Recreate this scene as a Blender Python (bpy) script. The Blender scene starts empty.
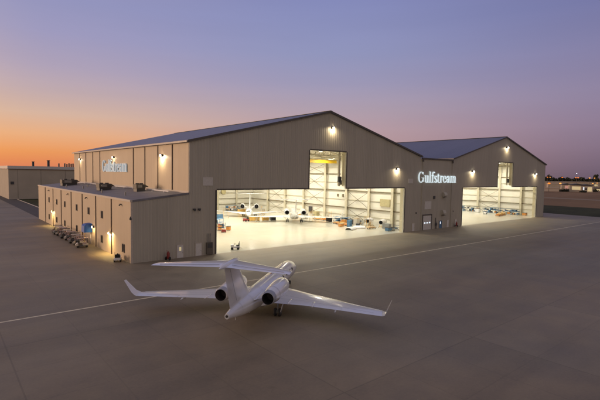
import bpy, math, random
from mathutils import Vector, Matrix
R = math.radians
rnd = random.Random(7)
scn = bpy.context.scene
COL = scn.collection

# ------------------------------------------------------------------ helpers
class MB:
    """collects geometry for ONE mesh object"""
    def __init__(s): s.v = []; s.f = []
    def add(s, vs, fs, mat=None):
        o = len(s.v)
        s.v += [tuple(mat @ Vector(p)) if mat is not None else tuple(p) for p in vs]
        s.f += [tuple(i + o for i in f) for f in fs]
        return s
    def box(s, x0, x1, y0, y1, z0, z1, mat=None):
        vs = [(x0,y0,z0),(x1,y0,z0),(x1,y1,z0),(x0,y1,z0),(x0,y0,z1),(x1,y0,z1),(x1,y1,z1),(x0,y1,z1)]
        return s.add(vs, [(0,3,2,1),(4,5,6,7),(0,1,5,4),(1,2,6,5),(2,3,7,6),(3,0,4,7)], mat)
    def cbox(s, x0, x1, y0, y1, z0, z1, c=0.03, mat=None):
        """box with chamfered vertical and top edges"""
        c = min(c, (x1-x0)*.45, (y1-y0)*.45, (z1-z0)*.45)
        def ring(i, z): return [(x0+i+c,y0+i,z),(x1-i-c,y0+i,z),(x1-i,y0+i+c,z),(x1-i,y1-i-c,z),(x1-i-c,y1-i,z),(x0+i+c,y1-i,z),(x0+i,y1-i-c,z),(x0+i,y0+i+c,z)]
        return s.loft([ring(c*.6,z0), ring(0,z0+c*.6), ring(0,z1-c*.6), ring(c*.6,z1)], mat=mat)
    def loft(s, rings, cap0=True, cap1=True, mat=None):
        n = len(rings[0]); vs = [p for r in rings for p in r]; fs = []
        for k in range(len(rings)-1):
            for i in range(n):
                j = (i+1) % n
                fs.append((k*n+i, k*n+j, (k+1)*n+j, (k+1)*n+i))
        if cap0: fs.append(tuple(reversed(range(n))))
        if cap1: fs.append(tuple(range((len(rings)-1)*n, len(rings)*n)))
        return s.add(vs, fs, mat)
    def cyl(s, p0, p1, r0, r1=None, n=10, caps=True, mat=None):
        r1 = r0 if r1 is None else r1
        p0 = Vector(p0); p1 = Vector(p1); d = (p1-p0).normalized()
        a = d.orthogonal().normalized(); b = d.cross(a)
        rg = [[tuple(p + (a*math.cos(t)+b*math.sin(t))*r) for t in (2*math.pi*i/n for i in range(n))] for p, r in ((p0,r0),(p1,r1))]
        return s.loft(rg, caps, caps, mat)
    def lathe(s, prof, axis='z', n=16, mat=None, cap0=True, cap1=True):
        rg = []
        for r, h in prof:
            ring = []
            for i in range(n):
                t = 2*math.pi*i/n; a = r*math.cos(t); b = r*math.sin(t)
                ring.append((a,b,h) if axis == 'z' else ((h,a,b) if axis == 'x' else (b,h,a)))
            rg.append(ring)
        return s.loft(rg, cap0, cap1, mat)
    def prism(s, pts, y0, y1, mat=None, plane='xz'):
        """polygon in the xz (or yz, xy) plane extruded"""
        n = len(pts)
        def P(a, b, t): return (a,t,b) if plane == 'xz' else ((t,a,b) if plane == 'yz' else (a,b,t))
        vs = [P(a,b,y0) for a,b in pts] + [P(a,b,y1) for a,b in pts]
        fs = [tuple(range(n)), tuple(reversed(range(n,2*n)))] + [(i,(i+1)%n+0,(i+1)%n+n,i+n)[::-1] for i in range(n)]
        return s.add(vs, fs, mat)
    def bar(s, p0, p1, w, h=None, mat=None):
        h = w if h is None else h
        p0 = Vector(p0); p1 = Vector(p1); d = (p1-p0).normalized()
        up = Vector((0,0,1)) if abs(d.z) < .95 else Vector((0,1,0))
        a = d.cross(up).normalized(); b = a.cross(d)
        rg = [[tuple(p+a*x*w/2+b*y*h/2) for x,y in ((-1,-1),(1,-1),(1,1),(-1,1))] for p in (p0,p1)]
        return s.loft(rg, mat=mat)
    def build(s, name, mat, parent=None, smooth=False, ang=35):
        me = bpy.data.meshes.new(name); me.from_pydata(s.v, [], s.f); me.update()
        o = bpy.data.objects.new(name, me); COL.objects.link(o)
        import bmesh
        bm = bmesh.new(); bm.from_mesh(me); bmesh.ops.recalc_face_normals(bm, faces=bm.faces); bm.to_mesh(me); bm.free()
        me.materials.append(mat)
        if smooth:
            me.polygons.foreach_set('use_smooth', [True]*len(me.polygons))
            me.set_sharp_from_angle(angle=R(ang))
        if parent: o.parent = parent
        return o

def tag(o, label=None, cat=None, group=None, kind=None):
    if label: o['label'] = label
    if cat: o['category'] = cat
    if group: o['group'] = group
    if kind: o['kind'] = kind
    return o
def thing(name, label, cat, loc=(0,0,0), rz=0, group=None):
    o = bpy.data.objects.new(name, None); COL.objects.link(o)
    o.location = loc; o.rotation_euler = (0,0,rz); o.empty_display_size = .5
    return tag(o, label, cat, group)
def dup(root, loc, rz=None, label=None, scale=None):
    def cp(o, par):
        c = o.copy(); COL.objects.link(c)
        if par: c.parent = par
        for ch in list(o.children): cp(ch, c)
        return c
    r = cp(root, None); r.location = loc
    if rz is not None: r.rotation_euler = (0,0,rz)
    if label: r['label'] = label
    if scale: r.scale = (scale,)*3
    return r

# ------------------------------------------------------------------ materials
def newmat(name):
    m = bpy.data.materials.new(name); m.use_nodes = True
    nt = m.node_tree; return m, nt, nt.nodes['Principled BSDF']
def mat(name, col, rough=.6, metal=0, var=.12, scale=3.0, bump=0.0, bscale=20, coat=0, spec=None, detail=4):
    m, nt, p = newmat(name); N = nt.nodes; L = nt.links
    tc = N.new('ShaderNodeTexCoord'); nz = N.new('ShaderNodeTexNoise')
    nz.inputs['Scale'].default_value = scale; nz.inputs['Detail'].default_value = detail
    L.new(tc.outputs['Object'], nz.inputs['Vector'])
    cr = N.new('ShaderNodeValToRGB')
    cr.color_ramp.elements[0].position = .3; cr.color_ramp.elements[1].position = .7
    cr.color_ramp.elements[0].color = (*[c*(1-var) for c in col],1); cr.color_ramp.elements[1].color = (*[min(1,c*(1+var)) for c in col],1)
    L.new(nz.outputs['Fac'], cr.inputs['Fac']); L.new(cr.outputs['Color'], p.inputs['Base Color'])
    mr = N.new('ShaderNodeMapRange'); mr.inputs['To Min'].default_value = max(.02,rough*.85); mr.inputs['To Max'].default_value = min(1,rough*1.15)
    L.new(nz.outputs['Fac'], mr.inputs['Value']); L.new(mr.outputs['Result'], p.inputs['Roughness'])
    p.inputs['Metallic'].default_value = metal; p.inputs['Coat Weight'].default_value = coat
    p.inputs['Coat Roughness'].default_value = .08
    if spec is not None: p.inputs['Specular IOR Level'].default_value = spec
    if bump:
        n2 = N.new('ShaderNodeTexNoise'); n2.inputs['Scale'].default_value = bscale; L.new(tc.outputs['Object'], n2.inputs['Vector'])
        b = N.new('ShaderNodeBump'); b.inputs['Strength'].default_value = bump; b.inputs['Distance'].default_value = .05
        L.new(n2.outputs['Fac'], b.inputs['Height']); L.new(b.outputs['Normal'], p.inputs['Normal'])
    return m
def emit(name, col, st):
    m, nt, p = newmat(name)
    p.inputs['Base Color'].default_value = (*[c*.8 for c in col],1)
    p.inputs['Emission Color'].default_value = (*col,1); p.inputs['Emission Strength'].default_value = st
    return m
def ribbed(name, col, period=.6, depth=.05, rough=.5, metal=.0, axis=(1,1,0), var=.1, horizontal_seams=0, sharp=True):
    """ribbed sheet cladding: ribs repeat along `axis`, panel-to-panel tone, faint weather streaks"""
    m, nt, p = newmat(name); N = nt.nodes; L = nt.links
    tc = N.new('ShaderNodeTexCoord')
    dot = N.new('ShaderNodeVectorMath'); dot.operation = 'DOT_PRODUCT'; dot.inputs[1].default_value = axis
    L.new(tc.outputs['Object'], dot.inputs[0])
    dv = N.new('ShaderNodeMath'); dv.operation = 'DIVIDE'; dv.inputs[1].default_value = period; L.new(dot.outputs['Value'], dv.inputs[0])
    fr = N.new('ShaderNodeMath'); fr.operation = 'FRACT'; L.new(dv.outputs[0], fr.inputs[0])
    rp = N.new('ShaderNodeValToRGB'); e = rp.color_ramp
    e.elements[0].position = 0; e.elements[0].color = (0,0,0,1); e.elements[1].position = 1; e.elements[1].color = (0,0,0,1)
    for pos, v in ((.12,0),(.22,1),(.5,1),(.6,0)):
        x = e.elements.new(pos); x.color = (v,v,v,1)
    L.new(fr.outputs[0], rp.inputs['Fac'])
    b = N.new('ShaderNodeBump'); b.inputs['Strength'].default_value = 1; b.inputs['Distance'].default_value = depth
    L.new(rp.outputs['Color'], b.inputs['Height']); L.new(b.outputs['Normal'], p.inputs['Normal'])
    # sheet tone
    d2 = N.new('ShaderNodeMath'); d2.operation = 'DIVIDE'; d2.inputs[1].default_value = period*6; L.new(dot.outputs['Value'], d2.inputs[0])
    fl = N.new('ShaderNodeMath'); fl.operation = 'FLOOR'; L.new(d2.outputs[0], fl.inputs[0])
    wn = N.new('ShaderNodeTexWhiteNoise'); wn.noise_dimensions = '1D'; L.new(fl.outputs[0], wn.inputs['W'])
    mp = N.new('ShaderNodeMapping'); mp.inputs['Scale'].default_value = (1.2,1.2,.12); L.new(tc.outputs['Object'], mp.inputs['Vector'])
    nz = N.new('ShaderNodeTexNoise'); nz.inputs['Scale'].default_value = 1; nz.inputs['Detail'].default_value = 5; L.new(mp.outputs[0], nz.inputs['Vector'])
    ad = N.new('ShaderNodeMath'); ad.operation = 'ADD'; L.new(wn.outputs['Value'], ad.inputs[0])
    m2 = N.new('ShaderNodeMath'); m2.operation = 'MULTIPLY'; m2.inputs[1].default_value = 2; L.new(nz.outputs['Fac'], m2.inputs[0]); L.new(m2.outputs[0], ad.inputs[1])
    mr = N.new('ShaderNodeMapRange'); mr.inputs['From Min'].default_value = .5; mr.inputs['From Max'].default_value = 2.5
    L.new(ad.outputs[0], mr.inputs['Value'])
    mx = N.new('ShaderNodeMix'); mx.data_type = 'RGBA'
    mx.inputs['A'].default_value = (*[c*(1-var) for c in col],1); mx.inputs['B'].default_value = (*[c*(1+var) for c in col],1)
    L.new(mr.outputs['Result'], mx.inputs['Factor']); L.new(mx.outputs['Result'], p.inputs['Base Color'])
    p.inputs['Roughness'].default_value = rough; p.inputs['Metallic'].default_value = metal
    return m

def concrete(name, col, slabx=6.1, slaby=6.1, var=.16, joint=.06, rough=.62, rvar=.35, bmp=.35):
    m, nt, p = newmat(name); N = nt.nodes; L = nt.links
    tc = N.new('ShaderNodeTexCoord'); sp = N.new('ShaderNodeSeparateXYZ'); L.new(tc.outputs['Object'], sp.inputs[0])
    def math_(op, a, b=None, c=None):
        n = N.new('ShaderNodeMath'); n.operation = op
        for i, x in enumerate((a,b,c)):
            if x is None: continue
            if isinstance(x,(int,float)): n.inputs[i].default_value = x
            else: L.new(x, n.inputs[i])
        return n.outputs[0]
    def joints(out, s, off):
        t = math_('DIVIDE', math_('ADD', out, off), s); f = math_('FRACT', t)
        d = math_('MINIMUM', f, math_('SUBTRACT', 1.0, f))           # 0 at the joint
        return math_('LESS_THAN', d, joint/s), math_('FLOOR', t)
    jx, ix = joints(sp.outputs['X'], slabx, 21.3 + slabx*10); jy, iy = joints(sp.outputs['Y'], slaby, 54.6 + slaby*10)
    jm = math_('MAXIMUM', jx, jy)
    # wide pour lanes
    jx2, lx = joints(sp.outputs['X'], slabx*3, 21.3 + slabx*30); jy2, ly = joints(sp.outputs['Y'], slaby*4, 54.6+slaby*40)
    jb = math_('MAXIMUM', jx2, jy2)
    cv = N.new('ShaderNodeCombineXYZ'); L.new(ix, cv.inputs[0]); L.new(iy, cv.inputs[1])
    wn = N.new('ShaderNodeTexWhiteNoise'); wn.noise_dimensions = '2D'; L.new(cv.outputs[0], wn.inputs['Vector'])
    cl = N.new('ShaderNodeCombineXYZ'); L.new(lx, cl.inputs[0]); L.new(ly, cl.inputs[1])
    wl = N.new('ShaderNodeTexWhiteNoise'); wl.noise_dimensions = '2D'; L.new(cl.outputs[0], wl.inputs['Vector'])
    def noise(scale, det, sx=1, sy=1, rz=0):
        mp = N.new('ShaderNodeMapping'); mp.inputs['Scale'].default_value = (sx,sy,1); mp.inputs['Rotation'].default_value = (0,0,rz); L.new(tc.outputs['Object'], mp.inputs['Vector'])
        n = N.new('ShaderNodeTexNoise'); n.inputs['Scale'].default_value = scale; n.inputs['Detail'].default_value = det; n.inputs['Roughness'].default_value = .6
        L.new(mp.outputs[0], n.inputs['Vector']); return n.outputs['Fac']
    big = noise(.035, 5); mid = noise(.25, 8); fine = noise(4, 6); stream = noise(.06, 6, .25, 1.6, R(-12))
    s = math_('MULTIPLY', math_('SUBTRACT', big, .5), 1.4)
    s = math_('ADD', s, math_('MULTIPLY', math_('SUBTRACT', mid, .5), 1.5))
    s = math_('ADD', s, math_('MULTIPLY', math_('SUBTRACT', fine, .5), .5))
    s = math_('ADD', s, math_('MULTIPLY', math_('SUBTRACT', stream, .5), 1.7))
    s = math_('ADD', s, math_('MULTIPLY', math_('SUBTRACT', wn.outputs['Value'], .5), .16))
    s = math_('ADD', s, math_('MULTIPLY', math_('SUBTRACT', wl.outputs['Value'], .5), .28))
    # oil and tyre marks: sparse dark blotches
    st = noise(.5, 3); stm = N.new('ShaderNodeMapRange'); stm.inputs['From Min'].default_value = .66; stm.inputs['From Max'].default_value = .74
    L.new(st, stm.inputs['Value'])
    # scuffed lanes parallel to the hangar fronts, and irregular sealed cracks
    ln = noise(.11, 4, .06, 1.0); lm = N.new('ShaderNodeMapRange'); lm.inputs['From Min'].default_value = .52; lm.inputs['From Max'].default_value = .68; L.new(ln, lm.inputs['Value'])
    vo = N.new('ShaderNodeTexVoronoi'); vo.feature = 'DISTANCE_TO_EDGE'; vo.inputs['Scale'].default_value = .045
    wmp = N.new('ShaderNodeVectorMath'); wmp.operation = 'ADD'; wn2 = N.new('ShaderNodeTexNoise'); wn2.inputs['Scale'].default_value = .12; wn2.inputs['Detail'].default_value = 6; L.new(tc.outputs['Object'], wn2.inputs['Vector'])
    ws = N.new('ShaderNodeVectorMath'); ws.operation = 'SCALE'; ws.inputs['Scale'].default_value = 14; L.new(wn2.outputs['Color'], ws.inputs[0]); L.new(tc.outputs['Object'], wmp.inputs[0]); L.new(ws.outputs[0], wmp.inputs[1]); L.new(wmp.outputs[0], vo.inputs['Vector'])
    ck = math_('MULTIPLY', math_('LESS_THAN', vo.outputs['Distance'], .0014), .2 if joint > .04 else 0)
    f = math_('ADD', 1.0, math_('MULTIPLY', s, var*2.2))
    if joint > .04:
        f = math_('MULTIPLY', f, math_('SUBTRACT', 1.0, math_('MULTIPLY', lm.outputs[0], .13)))
        f = math_('MULTIPLY', f, math_('SUBTRACT', 1.0, math_('MULTIPLY', ck, .35)))
    f = math_('MULTIPLY', f, math_('SUBTRACT', 1.0, math_('MULTIPLY', jm, .09)))
    f = math_('MULTIPLY', f, math_('SUBTRACT', 1.0, math_('MULTIPLY', jb, .13)))
    f = math_('MULTIPLY', f, math_('SUBTRACT', 1.0, math_('MULTIPLY', stm.outputs[0], .18)))
    vm = N.new('ShaderNodeVectorMath'); vm.operation = 'SCALE'; vm.inputs[0].default_value = col; L.new(f, vm.inputs['Scale'])
    # warm / cool drift
    hs = N.new('ShaderNodeMix'); hs.data_type = 'RGBA'; hs.blend_type = 'MULTIPLY'; hs.inputs['Factor'].default_value = 1
    tr = N.new('ShaderNodeValToRGB'); tr.color_ramp.elements[0].position = .35; tr.color_ramp.elements[1].position = .65
    tr.color_ramp.elements[0].color = (1.0,.95,.88,1); tr.color_ramp.elements[1].color = (.93,.97,1.0,1)
    L.new(noise(.02, 3), tr.inputs['Fac'])
    L.new(vm.outputs[0], hs.inputs['A']); L.new(tr.outputs['Color'], hs.inputs['B']); L.new(hs.outputs['Result'], p.inputs['Base Color'])
    r = math_('ADD', rough, math_('MULTIPLY', math_('SUBTRACT', mid, .5), rvar)); L.new(r, p.inputs['Roughness'])
    b = N.new('ShaderNodeBump'); b.inputs['Strength'].default_value = bmp; b.inputs['Distance'].default_value = .02
    L.new(fine, b.inputs['Height']); L.new(b.outputs['Normal'], p.inputs['Normal'])
    return m

def field(name, c1, c2, scale=.02, sx=1., sy=1., rz=0):
    m, nt, p = newmat(name); N = nt.nodes; L = nt.links
    tc = N.new('ShaderNodeTexCoord'); mp = N.new('ShaderNodeMapping'); mp.inputs['Scale'].default_value = (sx,sy,1); mp.inputs['Rotation'].default_value = (0,0,rz)
    L.new(tc.outputs['Object'], mp.inputs['Vector'])
    a = N.new('ShaderNodeTexNoise'); a.inputs['Scale'].default_value = scale; a.inputs['Detail'].default_value = 10; a.inputs['Roughness'].default_value = .65
    L.new(mp.outputs[0], a.inputs['Vector'])
    cr = N.new('ShaderNodeValToRGB'); cr.color_ramp.elements[0].position = .36; cr.color_ramp.elements[1].position = .64
    cr.color_ramp.elements[0].color = (*c1,1); cr.color_ramp.elements[1].color = (*c2,1)
    L.new(a.outputs['Fac'], cr.inputs['Fac']); L.new(cr.outputs['Color'], p.inputs['Base Color'])
    p.inputs['Roughness'].default_value = .95; p.inputs['Specular IOR Level'].default_value = .1
    return m

MT = dict(
 apron = concrete('apron_concrete', (.240,.194,.132), var=.22),
 hfloor = concrete('sealed_floor', (.62,.59,.50), 9, 9, var=.008, joint=.03, rough=.2, rvar=.06, bmp=.02),
 asphalt = mat('asphalt', (.062,.058,.058), .9, var=.2, scale=.4, bump=.3, bscale=8),
 ground = field('dry_field', (.18,.115,.065), (.30,.19,.105), .012, .35, 1.6, R(75)),
 taxiway = field('old_taxiway', (.25,.19,.13), (.33,.25,.17), .05),
 green = field('mown_grass', (.04,.042,.022), (.075,.075,.036), .05, .4, 1.4, R(70)),
 line = mat('line_paint', (.75,.66,.46), .7, var=.2, scale=1.5, detail=8),
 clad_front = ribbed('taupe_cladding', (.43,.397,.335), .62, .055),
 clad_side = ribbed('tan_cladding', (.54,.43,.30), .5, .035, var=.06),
 clad_far = mat('precast_wall', (.47,.41,.33), .8, var=.08, scale=.15),
 roof = ribbed('blue_seam_roof', (.115,.125,.19), .8, .08, rough=.42, axis=(0,1,0), var=.10),
 roof_flat = mat('membrane_roof', (.17,.165,.185), .6, var=.22, scale=.5, detail=8),
 trim = mat('dark_trim', (.085,.075,.07), .5, var=.1),
 lightrim = mat('pale_trim', (.50,.44,.38), .5, var=.08),
 joint = mat('brown_joint', (.10,.062,.042), .6, var=.1),
 lining = ribbed('white_liner_panel', (.78,.75,.66), 1.0, .03, rough=.55, axis=(0,0,1), var=.05),
 lining_flat = mat('white_gypsum_wall', (.80,.77,.68), .6, var=.05, scale=.3),
 steel_w = mat('painted_cream_steel', (.60,.55,.42), .5, var=.08),
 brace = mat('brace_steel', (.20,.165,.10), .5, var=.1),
 jamb = mat('cream_jamb', (.66,.60,.42), .5, var=.06),
 crane = mat('crane_yellow', (.75,.47,.02), .45, var=.05),
 steel = mat('galvanised_steel', (.30,.31,.32), .4, .7, var=.15, scale=5),
 dark = mat('dark_grey_paint', (.055,.055,.06), .5, var=.15),
 black = mat('black_rubber', (.018,.018,.018), .75, var=.2),
 glassd = mat('dark_glass', (.02,.022,.03), .08, var=.05),
 door = mat('grey_door', (.62,.60,.58), .45, var=.06),
 grille = ribbed('slatted_grille', (.30,.30,.33), .18, .05, axis=(0,0,1), rough=.5),
 unit = mat('hvac_casing', (.12,.105,.085), .6, var=.2, scale=2),
 white = mat('white_gloss_paint', (.78,.77,.78), .3, var=.03, scale=2, coat=.4),
 jet = mat('aircraft_white', (.80,.80,.81), .2, var=.025, scale=.9, coat=.9, detail=8),
 jetgrey = mat('aircraft_grey', (.36,.37,.40), .32, .2, var=.06),
 lip = mat('polished_lip', (.72,.72,.74), .16, 1, var=.04),
 hot = mat('exhaust_metal', (.05,.045,.045), .55, .4, var=.3, scale=6),
 blue = mat('blue_fabric', (.004,.085,.42), .55, var=.12),
 bluec = mat('blue_cart_paint', (.07,.17,.31), .5, var=.3, scale=1.5),
 orange = mat('orange_paint', (.62,.27,.07), .5, var=.15),
 amber = mat('amber_paint', (.66,.40,.10), .5, var=.12),
 red = mat('red_paint', (.25,.03,.025), .45, var=.15),
 wood = mat('plywood', (.48,.34,.19), .7, var=.15, scale=4),
 cream = mat('cream_plastic', (.62,.57,.50), .45, var=.05),
 pink = mat('seat_vinyl', (.48,.36,.33), .55, var=.1),
 louv = mat('tan_louvre', (.46,.40,.22), .6, var=.1),
 trunk = mat('bark', (.05,.035,.025), .9, var=.2),
 leaf = mat('dusk_foliage', (.045,.05,.03), .9, var=.4, scale=.2),
 lampw = emit('wall_lamp_lens', (1,.90,.70), 22),
 lampy = emit('yard_lamp_lens', (1,.82,.46), 22),
 bay = emit('high_bay_lens', (1,.95,.81), 25),
 sodium = emit('sodium_lamp', (1,.22,.02), 1.5),
 sodium2 = emit('amber_lamp', (1,.40,.08), 1.3),
 whitelamp = emit('white_beacon', (.8,.85,1), 5),
 letter = emit('sign_letter_white', (.82,.95,1.0), .6),
 letter_dim = emit('sign_letter_pale', (.75,.9,1.0), .2),
 lit = emit('lit_window', (.95,.80,.45), .35),
 litp = emit('lit_window_pink', (.75,.42,.36), .35),
 glow = emit('door_pane', (.8,.9,1), .9),
)

# ------------------------------------------------------------------ dimensions (metres, fitted to the photograph)
HA, HB, HD, HE, HP, HS, HV = 10.93, 12.1, 12.58, 21.7, 30.7, 21.6, 21.25
X1, X2, X3, X4, X5, X6 = 10.8, 16.6, 40.6, 52.6, 76.4, 83.65
X7, X8, X9, XA, XD, XE = 101.4, 107.4, 130.95, 142.6, 164.8, 172.3
XP, XQ = 46.8, 136.1
DEP = 88.0; T = .35

# ------------------------------------------------------------------ ground
def sheet(name, pts, z, m, kind='structure', thick=0):
    mb = MB(); mb.v = [(x,y,z) for x,y in pts]; mb.f = [tuple(range(len(pts)))]
    o = mb.build(name, m); o['kind'] = kind; return o
G = 9000
sheet('ground', [(-G,-G),(G,-G),(G,G),(-G,G)], -.03, MT['ground'])
sheet('grass', [(184,-900),(250,-900),(262,600),(196,600)], -.018, MT['green'])
sheet('grass_patch', [(7.9,100),(60,100),(60,200),(7.9,200)], .006, MT['green'])
sheet('apron', [(-500,-500),(176,-500),(192,0),(198,60),(172.5,88),(172.5,120),(60,230),(60,900),(-500,900)], 0, MT['apron'])
sheet('service_road', [(.3,90),(7.4,90),(7.4,700),(.3,700)], .010, MT['asphalt'])
kb = MB(); kb.box(7.4,7.85,100,198,0,.13); tag(kb.build('kerb', MT['lightrim']), kind='structure')
sheet('taxi_line', [(-400,-22.32),(188,-22.32),(188,-22.0),(-400,-22.0)], .006, MT['line'])
sheet('field_taxiway', [(345,-900),(368,-900),(392,700),(369,700)], -.012, MT['taxiway'])
sheet('hangar_floor', [(X1+T,-.02),(X6-T,-.02),(X6-T,DEP-T),(X1+T,DEP-T)], .006, MT['hfloor'])
sheet('hangar_floor', [(X7+T,-.02),(XE-T,-.02),(XE-T,DEP-T),(X7+T,DEP-T)], .006, MT['hfloor'])

# ------------------------------------------------------------------ buildings
def roofz(x, xa, xp, xb): return HE + (HP-HE)*((x-xa)/(xp-xa) if x < xp else (xb-x)/(xb-xp))
def hangar(label, xa, xp, xb, d0, s0, s1, d1, side_zbot):
    root = thing('aircraft_hangar', label, 'hangar', (0,0,0), group='gabled hangars with open doors')
    rz = lambda x: roofz(x, xa, xp, xb)
    def front(mb, y0, y1):
        strips = [(xa,d0,0),(d0,s0,HD),(s0,xp,HS),(xp,s1,HS),(s1,d1,HD),(d1,xb,0)]
        for a, b, z in strips: mb.prism([(a,z),(b,z),(b,rz(b)),(a,rz(a))], y0, y1)
    f = MB(); front(f, 0, T); f.build('front_wall', MT['clad_front'], root)
    f = MB(); front(f, T+.004, T+.10); f.build('front_wall_lining', MT['lining_flat'], root)
    # flashings round the door opening
    for a, b, z in ((d0,s0,HD),(s1,d1,HD),(s0,s1,HS)): MB().box(a, b, -.06, -.004, z, z+.28).build('door_header_flashing', MT['trim'], root)
    # deep jambs holding the parked door leaves
    for a_, b_ in ((d1-.004,d1+1.2),(d0-1.2,d0+.004)): MB().box(a_, b_, T+.12, 1.5, 0, HD+.6).build('door_jamb', MT['jamb'], root)
    for a_, b_ in ((s1-.004,s1+.9),(s0-.9,s0+.004)): MB().box(a_, b_, T+.12, 1.4, HD+.61, HS+.4).build('tail_door_jamb', MT['jamb'], root)
    for a, b, z0, z1 in ((d1-.02,d1+.35,0,HD),(d0-.35,d0+.02,0,HD),(s1-.02,s1+.3,HD+.3,HS),(s0-.3,s0+.02,HD+.3,HS)): MB().box(a,b,-.05,-.004,z0,z1).build('jamb_flashing', MT['trim'], root)
    # side and back walls
    s = MB(); s.box(xa, xa+T, T+.004, DEP, side_zbot, HE-.02)
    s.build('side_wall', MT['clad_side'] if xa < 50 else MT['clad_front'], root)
    s = MB(); s.box(xb-T, xb, T+.004, DEP, 0, HE-.02)
    if side_zbot: MB().box(xa+.02, xa+T, T+.01, DEP, 0, side_zbot-.003).build('inner_wall', MT['clad_front'], root)
    s.build('side_wall', MT['clad_front'], root)
    b = MB(); b.prism([(xa+T+.01,0),(xb-T-.01,0),(xb-T-.01,rz(xb-T)-.05),(xp,HP-.05),(xa+T+.01,rz(xa+T)-.05)], DEP-T, DEP-.002)
    b.build('back_wall', MT['clad_front'], root)
    # liners
    for a_, b_ in ((xa+T+.004,xa+T+.06),(xb-T-.06,xb-T-.004)): MB().box(a_, b_, T+.2, DEP-T-.1, 0, HE-.8).build('side_wall_lining', MT['lining_flat'], root)
    l = MB(); l.box(xa+T+.1, xb-T-.1, DEP-T-.08, DEP-T-.004, 0, HE-.8); l.build('back_wall_lining', MT['lining'], root)
    # roof: two slopes, overhang
    oh = .5
    zl = HE-(HP-HE)/(xp-xa)*oh; zr = HE-(HP-HE)/(xb-xp)*oh
    r = MB(); r.prism([(xa-oh,zl+.02),(xp,HP+.02),(xb+oh,zr+.02),(xb+oh,zr+.40),(xp,HP+.42),(xa-oh,zl+.40)], -.35, DEP+.35)
    r.build('roof', MT['roof'], root)
    u = MB(); u.prism([(xa+T+.1,rz(xa+T+.1)-.16),(xp,HP-.10),(xb-T-.1,rz(xb-T-.1)-.16),(xb-T-.1,rz(xb-T-.1)-.06),(xp,HP-.02),(xa+T+.1,rz(xa+T+.1)-.06)], T+.15, DEP-T-.1)
    u.build('ceiling', MT['lining_flat'], root)
    t = MB()
    for (xx,zz,sgn) in ((xa-oh,zl,1),(xb+oh,zr,-1)):
        t.prism([(xx,zz+.02),(xp,HP+.02),(xp,HP+.44),(xx,zz+.44)], -.42, -.36)
    t.box(xp-.35, xp+.35, -.30, DEP+.3, HP+.43, HP+.52)
    t.build('rake_trim', MT['trim'], root)
    MB().box(xa-oh-.18, xa-oh-.01, -.3, DEP+.3, zl+.02, zl+.36).build('gutter', MT['lightrim'], root); MB().box(xb+oh+.01, xb+oh+.18, -.3, DEP+.3, zr+.02, zr+.36).build('gutter', MT['lightrim'], root)
    # interior steel on the walls
    ys = [9,18.5,28.7,39.5,51.5,63,75]
    for xs, sg in ((xb-T-.07, -1), (xa+T+.07, 1)):
        for y in ys:
            c = MB(); x0, x1 = sorted((xs, xs+sg*.95)); 
            c.box(x0,x1,y-.06,y+.06,0,HE-1.6)
            xf0, xf1 = sorted((xs+sg*.95, xs+sg*1.02)); c.box(xf0,xf1,y-.45,y+.45,0,HE-1.4)
            c.build('wall_column', MT['steel_w'], root)
        g = MB()
        for z in (4.8, 10.6, 16.2):
            x0, x1 = sorted((xs+sg*.02, xs+sg*.42)); g.box(x0,x1,2.8,DEP-T-.2,z,z+.28)
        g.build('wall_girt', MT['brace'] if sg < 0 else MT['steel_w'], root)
        g = MB()
        for z in (2.4, 7.6, 13.4, 18.6):
            x0, x1 = sorted((xs+sg*.02, xs+sg*.22)); g.box(x0,x1,2.8,DEP-T-.2,z,z+.14)
        g.build('wall_girt', MT['steel_w'], root)
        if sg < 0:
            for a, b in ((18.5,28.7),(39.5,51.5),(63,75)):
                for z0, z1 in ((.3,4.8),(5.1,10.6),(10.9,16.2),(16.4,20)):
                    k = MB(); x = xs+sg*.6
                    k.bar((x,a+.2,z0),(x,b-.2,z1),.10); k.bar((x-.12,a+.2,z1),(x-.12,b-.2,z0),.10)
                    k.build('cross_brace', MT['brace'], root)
    # back wall columns and rails
    c = MB()
    for x in [xa + (xb-xa)*k/8 for k in range(1,8)]:
        c.box(x-.4,x+.4,DEP-T-.85,DEP-T-.76,0,HE-1); c.box(x-.05,x+.05,DEP-T-.76,DEP-T-.09,0,HE-1)
    c.build('back_column', MT['steel_w'], root)
    g = MB()
    for z in (2.6,4.9,7.4,9.6,12.2,15,18): g.box(xa+T+.2,xb-T-.2,DEP-T-.40,DEP-T-.09,z,z+.22)
    g.build('back_girt', MT['brace'], root)
    # roof trusses
    for y in ys:
        t = MB(); n = 12
        lo = HE-.6; X = [xa+T+1.2+(xb-xa-2*T-2.4)*k/n for k in range(n+1)]
        t.bar((X[0],y,lo),(X[-1],y,lo),.30,.34)
        for k in range(n+1): t.bar((X[k],y,lo),(X[k],y,rz(X[k])-.45),.14)
        for k in range(n):
            t.bar((X[k],y,rz(X[k])-.45),(X[k+1],y,rz(X[k+1])-.45),.26) if not (X[k] < xp < X[k+1]) else (t.bar((X[k],y,rz(X[k])-.45),(xp,y,HP-.45),.26), t.bar((xp,y,HP-.45),(X[k+1],y,rz(X[k+1])-.45),.26))
            a, b = (k, k+1) if k < n/2 else (k+1, k)
            t.bar((X[a],y,rz(X[a])-.5),(X[b],y,lo),.12)
        t.build('roof_truss', MT['steel_w'], root)
    return root
h1 = hangar('nearer gabled hangar, taupe front with lit T-shaped door opening, tan left side', X1, XP, X6, X2, X3, X4, X5, HB-.7)
h2 = hangar('farther gabled hangar at the right, lit door opening, blue roof behind the nearer one', X7, XQ, XE, X8, X9, XA, XD, 0)

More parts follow.
